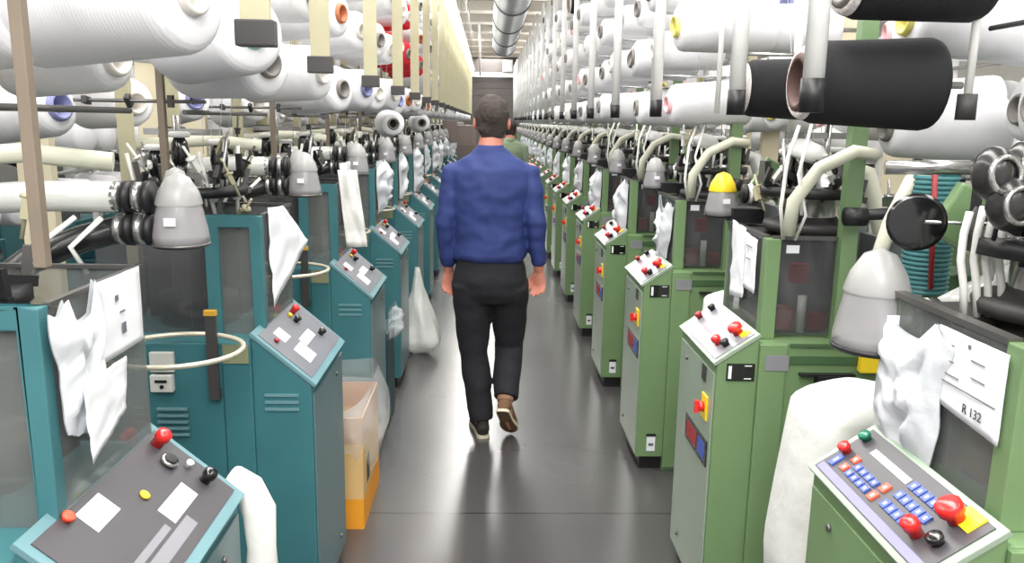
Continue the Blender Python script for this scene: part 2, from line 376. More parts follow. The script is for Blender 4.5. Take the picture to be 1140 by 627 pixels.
def dome(root,s,cx,cy,z):
    MB(s).lathe((cx,cy,z),(.25,-.25,1),[(0,0),(0,.06),(.012,.068),(.03,.062),(.05,.04),(.058,0)],n=16).obj('feeder_dome',mat('pale_dome',(206,206,204),.35),root)
    MB(s).cyl((cx,cy,z-.2),(cx,cy,z),.01,n=6).obj('dome_stem',STEELD,root)
def bell(root,s,c,z0,side,yel=False,k=1.0):
    cx,cy=c
    class SMB(MB):
        def lathe(self,o,ax,prof,**kw):
            return MB.lathe(self,o,ax,[(t*k,r*k) for t,r in prof],**kw)
    MB_=SMB
    q=MB_(s).lathe((cx,cy,z0),(0,0,1),[(0,.0),(0,.055),(0,.06),(.02,.059),(.07,.05),(.105,.04),(.13,.03),(.145,.018),(.15,0)],n=20)
    b=q.obj('suction_bell',BELL,root)
    MB_(s).lathe((cx,cy,z0-.006*k),(0,0,1),[(0,.058),(.006,.062),(.01,.058),(0,.058)],n=20).obj('bell_rim',STEELD if side=='L' else BLACK,b)
    MB_(s).lathe((cx,cy,z0+.085*k),(0,0,1),[(0,.0485),(.004,.0495),(.03,.042),(.06,.024),(.07,0)],n=20).obj('bell_cap',YELLOW if yel else BELLW,b)
    MB_(s).box(cx-.012,cx+.012,cy-.061*k,cy-.056*k,z0+.045*k,z0+.062*k).obj('sticker',PAPER,b)

def make_right(style,seed,full=True,yel=False,bellz=1.30,far=False):
    s=1; root=empty('knitting_machine')
    if far:
        MB(s).prism([(0,.07),(0,HR0),(UR,HR1),(UR,.07)],0,WR).obj('console_cabinet',GREEN,root)
        q=MB(s); on_slope(q,'R',.05,.94,.014,WR-.014,.0,.006); q.obj('control_panel',SILVER,root)
        q=MB(s); knob_on(q,'R',.4,.08,.016,.03); knob_on(q,'R',.45,WR-.05,.014,.022); knob_on(q,'R',.78,.08,.02,.03); q.obj('red_button',REDP,root)
    else:
        console(root,s,'R',style)
        W=WR
        # aisle face details
        q=MB(s); q.box(-.004,0,.09,.135,.81,.86).box(-.005,-.004,.098,.127,.818,.84); q.obj('small_gauge',[DARK],root)
        q=MB(s); q.box(-.005,0,.055,.115,.69,.77); ms=q.obj('main_switch',YELLOW,root,bevel=.001)
        MB(s).cyl((-.005,.085,.73),(-.022,.085,.73),.017,.015,n=12).box(-.034,-.02,.078,.092,.71,.75).obj('switch_knob',RED,ms)
        q=MB(s); q.box(-.004,0,.03,.30,.545,.63); sp=q.obj('status_panel',BLACKG,root)
        MB(s).box(-.0048,-.004,.05,.13,.56,.615).obj('blue_mark',BLUEK,sp); MB(s).box(-.0048,-.004,.15,.28,.56,.615).obj('red_mark',REDP,sp)
        # near side details
        nc=MB(s).box(.035,.122,-.004,0,.845,.90).obj('counter_window',BLACKG,root)
        MB(s).box(.04,.05,-.0052,-.004,.852,.893).box(.09,.112,-.005,-.004,.851,.854).box(.09,.112,-.005,-.004,.892,.895).obj('counter_frame',PAPER,nc)
        st=MB(s).box(.055,.095,-.003,0,.10,.17).obj('warning_sticker',PAPER,root)
        MB(s).box(.052,.098,-.0035,0,.172,.185).obj('sticker_header',BLACK,st); MB(s).box(.063,.087,-.0038,-.003,.125,.139).obj('sticker_print',INK,st)
    # body
    b=MB(s).box(UR,.56,-.0,.47,.0,.965)
    b.obj('machine_body',GREEN,root,bevel=.004)
    if not far:
        MB(s).box(UR,.215,-.012,0,.02,.962).obj('side_panel',GREEN,root,bevel=.002)
        MB(s).box(UR+.018,UR+.09,-.015,-.012,.882,.93).obj('pale_plate',SILVER,root)
        MB(s).box(.225,.54,-.006,0,.90,.925).box(.225,.54,-.008,0,.955,.965).obj('cover_strip',GREEN_D,root)
        MB(s).box(.26,.43,-.022,-.0,.865,.873).box(.31,.38,-.03,0,.835,.868).obj('latch_handle',BLACK,root)
        MB(s).box(.44,.54,-.03,0,.88,.935).obj('yellow_block',YELLOW,root,bevel=.004)
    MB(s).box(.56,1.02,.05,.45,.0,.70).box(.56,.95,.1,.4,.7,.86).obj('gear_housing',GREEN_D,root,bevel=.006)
    # guard
    zt=1.28; gx0,gx1=.17,.395; gy0,gy1=.07,.47
    for (x,y,w) in ((gx0,gy0,.045),(gx0,gy1,.03),(gx1-.0,gy1,.03)):
        MB(s).box(x-w/2,x+w/2,y-w/2,y+w/2,.965,zt).obj('guard_post',GREEN,root,bevel=.003)
    MB(s).box(gx0+.022,gx1,gy0-.004,gy0,.975,zt).obj('guard_window',PLEXID,root)
    MB(s).box(gx0-.018,gx0-.014,gy0+.022,gy1-.01,.975,zt).obj('guard_window',PLEXI,root)
    if not far:
        MB(s).box(gx0-.024,gx0+.002,gy0+.02,gy1,zt-.006,zt+.006).box(gx0,gx1,gy0-.01,gy0+.006,zt-.004,zt+.008).obj('guard_rim',STEELD,root)
        MB(s).box(gx0+.045,gx0+.085,gy0-.006,gy0-.004,zt-.045,zt-.02).obj('number_tag',PAPER,root)
        MB(s).box(.33,.62,.40,.42,.97,1.30).box(.60,.62,.0,.42,.97,1.26).obj('rear_shield',mat('grey_shield',(128,132,134),.3),root,bevel=.003)
    # inside the guard
    MB(s).lathe((.34,.28,.965),(0,0,1),[(0,0),(0,.12),(.1,.12),(.11,.08),(.31,.08),(.31,0)],n=16).box(.2,.5,.3,.44,.965,1.27).obj('drive_column',DARK,root)
    MB(s).box(.22,.27,.11,.17,.98,1.05).box(.33,.38,.11,.17,.98,1.03).box(.265,.315,.12,.16,1.13,1.19).obj('red_cam_block',REDP,root)
    if full: MB(s).cyl((.3,.12,.97),(.3,.12,1.09),.014,n=10).obj('white_cam',WHITEP,root)
    knit_head(root,s,.36,.28,zt,seed,full)
    # aisle corner clamps of black and white collars
    bell(root,s,(.14,.53),bellz,'R',yel,1.4 if style=='key' else 1.0)
    dome(root,s,.30,.20,1.52); dome(root,s,.46,.42,1.56)
    q=MB(s)
    for i in range(3): q.lathe((.205+.02*i,.50,bellz+.08),(1,0,0),[(0,0),(0,.035),(.012,.035),(.012,0)],n=14,m=i%2)
    q.box(.16,.27,.45,.55,bellz-.02,bellz+.03,0).box(.16,.36,.47,.5,bellz-.05,bellz-.03,0)
    q.obj('hose_clamp',[BLACK,WHITEP],root)
    MB(s).loft([(.27,.50,bellz+.08),(.40,.52,bellz+.14),(.5,.5,bellz+.2),(.62,.45,bellz+.16),(.7,.4,bellz-.1),(.75,.4,.86)],.034,10).obj('suction_hose',HOSEC if not yel else HOSEW,root)
    MB(s).loft([(.20,.02,zt+.02),(.2,.0,zt+.12),(.26,-.02,zt+.22),(.36,-.02,zt+.27),(.44,.02,zt+.26)],.02,10).obj('curved_hose',HOSEW,root)
    if full:
        q=MB(s)
        q.loft([(.2,.06,zt),(.17,.02,zt+.1),(.18,.02,zt+.25),(.22,.06,zt+.34)],.006,8)
        q.loft([(.23,.04,zt),(.24,.0,zt+.08),(.20,-.02,zt+.2),(.26,.06,zt+.36)],.005,8)
        q.obj('air_hose',WHITEP,root)
        MB(s).loft([(.36,-.02,1.36),(.52,-.02,1.375),(.72,-.03,1.39)],[.016,.018,.012],8).lathe((.13+.22,-.02,1.36),(1,0,0),[(0,0),(0,.028),(.06,.028),(.06,0)],n=12).obj('tension_bar',BLACK,root)
        MB(s).obox((.33,.52,1.42),(.16,.03,.12),Matrix.Rotation(.5,3,'Y')).obj('green_cover',GREEN,root,bevel=.006)
    return root

def make_left(style,seed,full=True,far=False):
    s=-1; root=empty('knitting_machine')
    if far:
        MB(s).prism([(0,.07),(0,HL0),(UL,HL1),(UL,.07)],0,WL).obj('console_cabinet',TEAL,root)
        q=MB(s); on_slope(q,'L',.05,.94,.014,WL-.014,.0,.006); q.obj('control_panel',SILVER,root)
        q=MB(s); knob_on(q,'L',.4,.38,.016,.03); knob_on(q,'L',.8,.35,.014,.022); q.obj('selector_knob',BLACK,root)
    else:
        console(root,s,'L',style)
        q=MB(s)
        for i in range(3): q.box(.045,.145,-.005,0,.80-.022*i,.808-.022*i)
        q.obj('louvre',TEALL,root)
        q=MB(s)
        for i in range(5): q.box(.37,.46,-.02,-.01,.76-.02*i,.767-.02*i)
        for i in range(3): q.box(.50,.535,-.02,-.01,.76-.02*i,.767-.02*i)
        q.obj('louvre',TEALL,root)
        t=MB(s).box(.40,.47,-.024,-.008,.88,.94).box(.405,.47,-.03,-.008,.82,.872).obj('terminal_box',mat('grey_terminal',(196,196,190),.5),root,bevel=.003)
        MB(s).box(.42,.455,-.032,-.03,.85,.858).cyl((.435,-.03,.838),(.435,-.034,.838),.006,n=8).obj('terminal_slot',BLACK,t)
        MB(s).box(.185,.26,-.012,-.008,.905,.962).obj('olive_plate',mat('olive_plate',(132,136,104),.5),root)
    MB(s).box(UL,.64,-.008,.47,.0,.965).obj('machine_body',TEAL,root,bevel=.004)
    if not far: MB(s).box(.262,.264,-.010,-.007,.02,.9).obj('panel_seam',TEAL_D,root)
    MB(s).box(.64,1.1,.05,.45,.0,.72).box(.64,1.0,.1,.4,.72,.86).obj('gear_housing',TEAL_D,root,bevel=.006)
    zt=1.33; gx0,gx1=.165,.66; gy0,gy1=.10,.45
    # teal framed side window
    fr=MB(s)
    fr.box(gx0-.005,gx0+.028,gy0-.01,gy0+.02,.965,zt).box(gx0+.125,gx0+.165,gy0-.01,gy0+.02,.965,zt).box(gx0+.028,gx0+.125,gy0-.01,gy0+.02,zt-.035,zt)
    fr.obj('guard_frame',TEAL,root,bevel=.003)
    MB(s).box(gx0+.028,gx0+.125,gy0+.003,gy0+.007,.965,zt-.035).obj('guard_window',PLEXI,root)
    MB(s).box(gx0+.165,gx1,gy0+.003,gy0+.007,.97,zt-.03).obj('guard_window',PLEXID,root)
    MB(s).box(gx0-.004,gx0,gy0+.02,gy1,.97,zt).obj('guard_window',PLEXI,root)
    MB(s).box(gx0-.004,gx1,gy1,gy1+.004,.97,zt).obj('guard_window',PLEXI,root)
    if not far: MB(s).box(gx0-.008,gx0+.004,gy0+.02,gy1+.01,zt-.004,zt+.004).box(gx0,gx1,gy1-.004,gy1+.008,zt-.004,zt+.004).obj('guard_rim',STEELD,root)
    MB(s).lathe((.42,.28,.965),(0,0,1),[(0,0),(0,.12),(.1,.12),(.11,.08),(.30,.08),(.3,0)],n=16).box(.3,.6,.32,.44,.965,1.25).cyl((.38,.14,.97),(.38,.14,1.28),.02,n=10).obj('drive_column',DARK,root)
    knit_head(root,s,.46 if style=='near' else .42,.28,1.17 if style=='near' else 1.26,seed,full and style!='near')
    bz=1.345; bc=(.155,.66)
    bell(root,s,bc,bz,'L')
    q=MB(s)
    for r0 in (.10,.03):
        for i in range(4): q.lathe((bc[0]+.055+.022*i,bc[1],bz+r0),(1,0,0),[(0,0),(0,.036-.002*(i%2)),(.014,.036-.002*(i%2)),(.014,0)],n=14,m=(i%2))
    q.obj('hose_clamp',[BLACK,STEEL],root)
    MB(s).loft([(bc[0]+.13,bc[1],bz+.10),(.45,bc[1],bz+.10),(.62,bc[1]-.02,bz+.09),(.7,bc[1]-.05,bz),(.72,bc[1]-.05,bz-.15)],.034,12).obj('clear_suction_tube',HOSEC,root)
    MB(s).loft([(bc[0]+.13,bc[1],bz+.03),(.36,bc[1]-.02,bz+.01),(.45,bc[1]-.06,bz-.03),(.53,bc[1]-.12,bz-.10),(.56,bc[1]-.14,bz-.2)],.030,12).obj('black_hose',HOSEB,root)
    if full:
        q=MB(s); q.loft([(.3,bc[1]-.05,bz+.06),(.36,bc[1]-.07,bz+.0),(.34,bc[1]-.05,bz-.06)],.006,6); q.loft([(.36,bc[1]-.04,bz+.06),(.40,bc[1]-.08,bz+.02),(.43,bc[1]-.1,bz-.05)],.006,6)
        q.loft([(.55,.6,bz+.14),(.6,.4,bz+.17),(.52,.2,bz+.12)],.008,6)
        q.obj('hose_tie',WHITEP,root)
        MB(s).loft([(.33,.75,bz+.17),(.5,.7,bz+.19),(.75,.62,bz+.17)],.022,10).obj('cream_pipe',HOSEW,root)
        MB(s).lathe((.205,.78,bz+.06),(0,0,1),[(0,.03),(.05,.032),(.09,.02),(.1,0)],n=12).obj('filter_sock',BELLW,root)
    if not far:
        # hoop for collecting socks
        ry=-.17; rx=.335; R=.180
        hp=MB(s).loft([(rx+R*math.cos(a*2*PI/32),ry+R*math.sin(a*2*PI/32)*.93,.992) for a in range(33)],.0075,8,caps=False).obj('hoop',mat('hoop_metal',(206,200,180),.3,metal=.4),root)
        MB(s).box(.268,.298,-.035,-.022,.80,1.058).box(.268,.298,-.03,-.008,.80,.83).obj('hoop_bracket',DARK,hp)
        MB(s).box(.266,.300,-.037,-.020,1.055,1.07).obj('bracket_tip',mat('amber_tip',(196,150,50),.5),hp)
    return root

# ------------------------------------------------------------------ racks
def make_rack(side,k,zt,extra=False,simple=False):
    s=1 if side=='R' else -1
    root=empty('creel_rack')
    if side=='R':
        MB(s).box(.372,.422,.035,.075,.93,zt).obj('green_post',GREEN,root,bevel=.002)
        def tube(u,v,z0,r=.024):
            t=MB(s).cyl((u,v,z0+.03),(u,v,zt),r,n=14).obj('white_tube',mat('tube_paint',(232,232,230),.4),root)
            MB(s).cyl((u,v,z0-.03),(u,v,z0+.045),r+.003,n=14).obj('rubber_foot',BLACK,t)
        tube(.047,.13,1.68) if not extra else tube(.02,.68,1.68)
        if extra: MB(s).cyl((.41,.74,1.64),(.41,.74,1.70),.022,n=12).obj('rubber_foot',DARK,root); MB(s).cyl((.41,.74,1.68),(.41,.74,zt),.010,n=8).obj('thin_pipe',WHITEP,root)
        else: MB(s).cyl((.36,.50,1.6),(.36,.50,zt),.014,n=8).obj('thin_pipe',WHITEP,root)
        if not extra: MB(s).cyl((.12,.60,1.66),(.12,.60,zt),.010,n=8).obj('thin_pipe',WHITEP,root)
        if not simple:
            q=MB(s); 
            for z in (1.83,2.1,2.38,2.66): 
                if z<zt: q.cyl((.05,.13,z),(.42,.13,z),.006,n=6); q.cyl((.36,.05,z),(.36,.6,z),.006,n=6)
            q.obj('cross_rod',STEEL,root)
            q=MB(s)
            for i in range(4): q.cyl((.15+.08*i,.2+.06*i,zt),(.3+.03*i,.24+.02*i,1.5),.0012,n=4)
            q.obj('yarn_strands',YW,root)
    else:
        pu,pv=(.19,.17) if k==0 else (.425,.08)
        MB(s).box(pu-.010,pu+.010,pv-.010,pv+.010,1.38,zt).obj('grey_post',BROWNG,root,bevel=.002)
        MB(s).box(.66,.70,.40,.44,.86,zt).obj('olive_post',OLIVE,root,bevel=.002)
        u,v=(.0,.76) if k==0 else (.07,.59)
        fb=MB(s).box(u-.033,u+.033,v-.008,v+.008,1.825,zt).obj('flat_bar',OLIVE,root,bevel=.002)
        MB(s).box(u-.043,u+.043,v-.02,v+.02,1.773,1.83).obj('end_block',DARK,fb,bevel=.004)
        fb=MB(s).box(.64-.03,.64+.03,.70,.715,1.58,zt).obj('flat_bar',OLIVE,root,bevel=.002)
        MB(s).box(.64-.045,.64+.045,.69,.725,1.52,1.58).obj('end_block',DARK,fb,bevel=.004)
        if not simple:
            q=MB(s); q.cyl((.30,.085,1.66),(.95,.085,1.66),.006,n=6); q.cyl((.35,.05,1.63),(.35,.9,1.63),.008,n=6)
            for z in (1.92,2.2,2.48,2.76):
                if z<zt: q.cyl((.34,.085,z),(.34,.9,z),.006,n=6)
            q.obj('cross_rod',STEELD,root)
            for i in range(5): MB(s).obox((.40+.12*i,.085,1.66),(.014,.02,.035),Matrix.Rotation(i*.7,3,'X')).obj('rod_clamp',DARK,root)
            q=MB(s)
            for i in range(4): q.cyl((.15+.08*i,.2+.06*i,zt),(.3+.03*i,.24+.02*i,1.5),.0012,n=4)
            q.obj('yarn_strands',YW,root)
    return root

# ------------------------------------------------------------------ yarn cones
CONE_ME={}
def cone_meshes(col,core,R,Ln):
    kc=1.75 if col=='black' else 1.0
    key=(col,core,R,Ln)
    if key not in CONE_ME:
        ym={'white':YW,'black':YB,'red':YR}[col]
        R2=R*.88
        a=MB().lathe((0,0,0),(1,0,0),[(.004,.030*kc),(.0,.038*kc),(.004,R2-.02),(.014,R2-.006),(.03,R2),(Ln-.02,R),(Ln-.006,R-.004),(Ln,R-.014),(Ln,.03)],n=28).mesh('yarn_cone',[ym])
        c=MB().lathe((0,0,0),(1,0,0),[(.10,.0),(.10,.028*kc),(-.014,.030*kc),(-.016,.034*kc),(-.012,.040*kc),(.002,.043*kc)],n=20).mesh('core_tube',[CORES[core]])
        h=MB().lathe((0,0,0),(1,0,0),[(.06,.0),(.06,.0292*kc)],n=16).mesh('core_hole',[HOLE])
        if col=='black':
            t=MB().lathe((0,0,0),(1,0,0),[(-.006,.036*kc),(-.010,.045*kc),(-.006,R2-.014),(.006,R2-.008)],n=28).mesh('cone_end',[TIP])
        else: t=None
        CONE_ME[key]=(a,c,h,t)
    return CONE_ME[key]
NC=0
def cone(x,y,z,s,col='white',core='grey',R=.1,Ln=.3,label=None,group=None,yaw=0,pitch=0,parts=True):
    """x = aisle-side end; the cone runs outward (s) from the aisle"""
    a,c,h,t=cone_meshes(col,core,R,Ln)
    o=bpy.data.objects.new('yarn_cone',a); C.objects.link(o); o.location=(x,y,z); o.rotation_euler=(0,-pitch if s>0 else -pitch,(0 if s>0 else PI)+yaw)
    if parts:
        for nm,me in (('core_tube',c),('core_hole',h),('cone_end',t)):
            if me:
                q=bpy.data.objects.new(nm,me); C.objects.link(q); q.parent=o
    tag(o,label,'yarn cone',group)
    global NC; NC+=1
    return o

# ------------------------------------------------------------------ place the rows
NM=21
# right
R1=make_right('key',11,True,False,1.15); R2=make_right('std',12,True,True,1.30); R3=make_right('std',13,True,False,1.30)
R4=make_right('std',14,False,False,1.30); RF=make_right('std',15,False,False,1.30,far=True)
L0=make_left('near',21,True); L1=make_left('std',22,True); L2=make_left('std',23,True); L4=make_left('std',24,False); LF=make_left('std',25,False,far=True)
used=set(); MR={}; ML={}
def place(proto,loc,label,cat,group,rotz=0):
    if proto.name in used: o=dup(proto,loc,rotz=rotz)
    else: used.add(proto.name); o=proto; o.location=loc; o.rotation_euler=(0,0,rotz)
    tag(o,label,cat,group); return o
for k in range(1,NM+1):
    pr={1:R1,2:R2,3:R3,4:R3,5:R3}.get(k, R4 if k<9 else RF)
    lab=('%s green sock knitting machine from the front in the right row'%NW[k-1]) if k>1 else 'nearest green sock knitting machine on the right, with a blue and orange keypad console'
    MR[k]=place(pr,(XR,yR(k),0),lab,'knitting machine','green knitting machines right of the aisle')
for k in range(0,NM):
    pr={0:L0,1:L1,2:L2,3:L1,4:L2}.get(k, L4 if k<8 else LF)
    lab=('%s teal sock knitting machine from the front in the left row'%NW[k]) if k>0 else 'nearest teal sock knitting machine on the left, dark console with dial and red button'
    ML[k]=place(pr,(-XL,yL(k),0),lab,'knitting machine','teal knitting machines left of the aisle')
# back-to-back rows behind
MBK={}
for k in range(0,12):
    MBK[(1,k)]=place(RF,(3.25,.9+S*k,0),'%s green knitting machine from the front in the back row on the far right'%NW[k],'knitting machine','green knitting machines in the back row',PI)
    MBK[(-1,k)]=place(LF,(-3.2,1.9+S*k,0),'%s teal knitting machine from the front in the back row on the far left'%NW[k],'knitting machine','teal knitting machines in the back row',PI)
# racks
RACK={}
def ztop(Y): return 2.35 if Y<3 else (2.8 if Y<6 else 3.3)
def attach(rack,machine):
    for ch in list(rack.children): dup(ch,parent=machine)
for k in range(1,NM+1):
    zt=ztop(yR(k)); key=('R',zt,k==1,k>9)
    if key not in RACK: RACK[key]=make_rack('R',k,zt,k==1,k>9)
    attach(RACK[key],MR[k])
for k in range(0,NM):
    zt=ztop(yL(k)); key=('L',zt,k==0,k>8)
    if key not in RACK: RACK[key]=make_rack('L',k,zt,False,k>8)
    attach(RACK[key],ML[k])
for r in RACK.values():
    def kill(o):
        for c in list(o.children): kill(c)
        bpy.data.objects.remove(o)
    kill(r)
SPM=MB().cyl((.062,0,0),(.40,0,0),.009,.009,8).mesh('spindle',[STEEL])
def spindle(c,m):
    o=bpy.data.objects.new('spindle',SPM); C.objects.link(o); o.parent=m
    o.location=c.location-m.location; o.rotation_euler=c.rotation_euler
    return c

# cones on the right racks
def rl(k,row,pos): return 'white yarn cone on the creel above the %s right machine, %s tier, %s'%(NW[k-1],['lowest','second','third','fourth','fifth','sixth'][row],pos)
ROWZ=[1.715,1.955,2.22,2.48,2.74,3.0]
random.seed(3)
CCH=['grey','grey','white','grey','white','pink','grey','white','white','grey','grey']
special={(2,0,0):('black','white',.105,.30),(1,0,1):None}
for k in range(1,13):
    for row,z in enumerate(ROWZ):
        for j,v in enumerate((.30,.88)):
            y=yR(k)+v
            if z-.1>1.62+.155*y+.05: continue
            if z>ztop(y)-.05: continue
            if (k,row,j) in ((1,0,0),(1,1,0),(1,0,1),(1,1,1),(2,0,0),(2,1,0),(2,1,1),(3,0,0),(3,0,1),(2,0,1)): continue
            cc=cone(XR+.05+rnd(-.03,.05),y+rnd(-.03,.03),z+rnd(-.015,.015),1,'white' if (k,row,j)!=(6,4,1) else 'black',random.choice(CCH),.1,.31,rl(k,row,'near side' if j==0 else 'far side'),'white yarn cones on the right creels',rnd(.0,.16),rnd(-.04,.06),parts=k<10)
            spindle(cc,MR[k])
# near, individually seen cones on the right
NEARC=[]
G='yarn cones on the right creels nearest the camera'
NEARC.append(cone(.765,2.02,1.725,1,'black','brown',.112,.32,'big black yarn cone with a speckled white end, right of the nearest white tube','',.0,.0))
NEARC.append(cone(.80,2.62,1.735,1,'black','grey',.10,.30,'black yarn cone behind the nearest white tube, beside the bigger black cone',''))
NEARC.append(cone(.80,1.90,1.955,1,'black','grey',.11,.32,'black yarn cone cut by the top edge of the photo at the right','',.06,.05))
NEARC.append(cone(.79,3.62,1.705,1,'white','pink',.098,.36,'white yarn cone with pink core left of the black cones, low tier','',.10,.04))
NEARC.append(cone(.69,3.10,1.975,1,'white','yellow',.105,.36,'large white yarn cone with yellow core near the top middle right','',.10,.04))
NEARC.append(cone(1.02,3.2,1.985,1,'white','yellow',.10,.3,'white yarn cone with yellow ringed core right of the large one',''))
NEARC.append(cone(1.10,2.2,1.90,1,'white','yellow',.105,.32,'white yarn cone with yellow core above the big black cone',''))
NEARC.append(cone(1.18,1.75,1.67,1,'white','grey',.105,.34,'white yarn cone behind the thin pipe at the right edge',''))
NEARC.append(cone(1.20,2.45,1.62,1,'white','grey',.10,.34,'white yarn cone under and behind the big black cone',''))
NEARC.append(cone(.74,4.30,1.955,1,'white','grey',.10,.33,'white yarn cone with dark open core, second tier above the third right machine',''))
NEARC.append(cone(.78,4.35,1.70,1,'white','grey',.10,.33,'white yarn cone on the lowest tier above the third right machine',''))
for c_ in NEARC:
    kk=max(1,min(3,int((c_.location.y+.047)/S))); spindle(c_,MR[kk])
# second column of cones, behind on the right
for k in range(1,9):
    for row,z in enumerate((1.66,1.90,2.18,2.46)):
        for j,v in enumerate((.15,.72)):
            y=yR(k)+v+.3
            if z-.1>1.62+.155*y+.05 or y<1.9: continue
            cc=cone(1.42+rnd(-.08,.1),y+rnd(-.05,.05),z+rnd(-.03,.03),1,'white',random.choice(['yellow','grey','pink','blue','white']),.098,.3,'white yarn cone on the inner creel column behind the %s right machine, %s tier, %s'%(NW[k-1],['lowest','second','third','fourth'][row],('near','far')[j]),'white yarn cones on the inner right creels',rnd(-.3,.5),rnd(-.1,.1))
            spindle(cc,MR[min(NM,int((y-yR(0))/S))])
# left cones
def ll(k,row,pos): return 'white yarn cone on the creel above the %s left machine, %s tier, %s'%(NW[k],['lowest','second','third','fourth','fifth','sixth'][row],pos)
reds={(4,1,0),(4,1,1),(5,1,0),(5,1,1),(4,2,1)}
ROWL=[1.765,2.07,2.37,2.67,2.97]
for k in range(0,12):
    for row,z in enumerate(ROWL):
        for j,v in enumerate((.10,.76)):
            y=yL(k)+v
            if z-.1>1.62+.155*y+.05: continue
            if z>ztop(y)-.05 or (k<1): continue
            red=(k,row,j) in reds
            cc=cone(-.62+rnd(-.04,.0),y+rnd(-.03,.03),z+(.06 if red else 0)+rnd(-.02,.02),-1,'red' if red else 'white',['white','grey','blue','orange','white','grey','white','white','grey'][(k*5+row*2+j)%9],.112,.32,ll(k,row,'near side' if j==0 else 'far side') if not red else 'red yarn cone on the creel above the %s left machine, %s tier, %s'%(NW[k],['lowest','second','third','fourth','fifth','sixth'][row],('near side','far side')[j]),('white' if not red else 'red')+' yarn cones on the left creels',-.45+rnd(-.12,.15),rnd(-.04,.06),parts=k<9)
            spindle(cc,ML[k])
for a in ((-.545,1.56,1.84,.125,.38,'white','biggest white yarn cone, cut by the top edge at the upper left',-.35),
          (-.86,1.62,1.80,.10,.28,'orange','white yarn cone with orange rim at the upper left corner',-.5),
          (-.84,1.90,1.745,.085,.28,'white','smaller white yarn cone under the upper left corner cone',-.3),
          (-.60,2.14,1.83,.118,.34,'teal','white yarn cone facing forward between the biggest cone and the first dark end block',-.7)):
    cc=cone(a[0],a[1],a[2],-1,'white',a[5],a[3],a[4],a[6],'',a[7],-.02); spindle(cc,ML[0])
for k in (3,5):
    cc=cone(-.66,yL(k)+.95,1.59,-1,'white','grey',.095,.22,'white yarn cone facing the camera end-on, low between the %s and next left machines'%NW[k],'',-1.25,0); spindle(cc,ML[k])
for k in range(0,9):
    for row,z in enumerate((1.66,1.90,2.18,2.46)):
        for j,v in enumerate((.1,.7)):
            y=yL(k)+v+.5
            if z-.1>1.62+.155*y+.05 or y<1.9: continue
            cc=cone(-1.22+rnd(-.1,.08),y+rnd(-.05,.05),z+rnd(-.03,.03),-1,'white',random.choice(['teal','grey','white','blue','white']),.095,.3,'white yarn cone on the inner creel column behind the %s left machine, %s tier, %s'%(NW[k],['lowest','second','third','fourth'][row],('near','far')[j]),'white yarn cones on the inner left creels',rnd(-.7,.1),rnd(-.1,.1))
            spindle(cc,ML[min(NM-1,int((y-yL(0))/S))])
# uncountable far cones on both rows
for s,x0,yy,nm,lb in ((1,XR+.05,yR,'right','distant white yarn cones massed on the creels at the far end of the right row'),(-1,-XL-.0,yL,'left','distant white yarn cones massed on the creels at the far end of the left row')):
    q=MB()
    for k in range(12 if s<0 else 13,NM+1 if s>0 else NM):
        for z in ROWZ:
            for v in (.25,.88):
                x=x0+s*rnd(-.02,.05)+(-.1 if s<0 else 0); y=yy(k)+v
                q.lathe((x,y,z),(s,0,0),[(0,.0),(0,.028),(.0,.084),(.02,.088),(.29,.1),(.3,.09),(.3,0)],n=12,m=0)
                q.lathe((x-s*.003,y,z),(s,0,0),[(0,.0),(0,.03)],n=8,m=1)
    tag(q.obj('distant_yarn_cones',[YW,HOLE]),lb,'yarn cones',kind='stuff')
print('CONES',NC)

# cream boards standing behind the rows
for i in range(12):
    y=2.75+i*.75
    bo=tag(MB().box(-.055,.055,-.02,.02,0,2.5 if i<3 else 3.0).box(-.03,.03,-.021,-.019,.4,.42).obj('support_board',CREAM,bevel=.004),'tall cream painted support board, %s from the front behind the left machines'%NW[i],'support board','cream support boards behind the left row'); bo.location=(-1.50+.09*(i%2),y,0)
    if i<10:
        bo=tag(MB().box(-.05,.05,-.02,.02,0,2.5 if i<3 else 3.0).box(-.03,.03,-.021,-.019,.4,.42).obj('support_board',CREAM,bevel=.004),'tall cream painted support board, %s from the front behind the right machines'%NW[i],'support board','cream support boards behind the right row'); bo.location=(1.62+.08*(i%2),y+.45,0)
# clutter of the back rows: creels with cones seen between the machines (parts of back racks)
for s in (1,-1):
    for k in range(0,10):
        r=MBK[(s,k)]; bb=.95*s
        for vv in (.0,-.6): MB().box(bb+.10-.02,bb+.10+.02,vv-.02,vv+.02,.9,2.9).obj('rack_post',WHITEP,r)
        for z in (1.3,1.6,1.9,2.2,2.5): MB().cyl((bb+.1,.1,z),(bb+.1,-.7,z),.01,n=6).obj('cross_rod',STEEL,r)
        q=MB()
        for z in (1.2,1.5,1.75,2.05,2.4):
            for v in (.0,-.3,-.6):
                q.lathe((bb+s*.15,v+rnd(-.05,.05),z),(-s,rnd(-.5,.5),0),[(0,0),(0,.075),(.02,.085),(.25,.09),(.26,0)],n=12)
        q.obj('rack_cones',YW,r)['kind']='stuff'

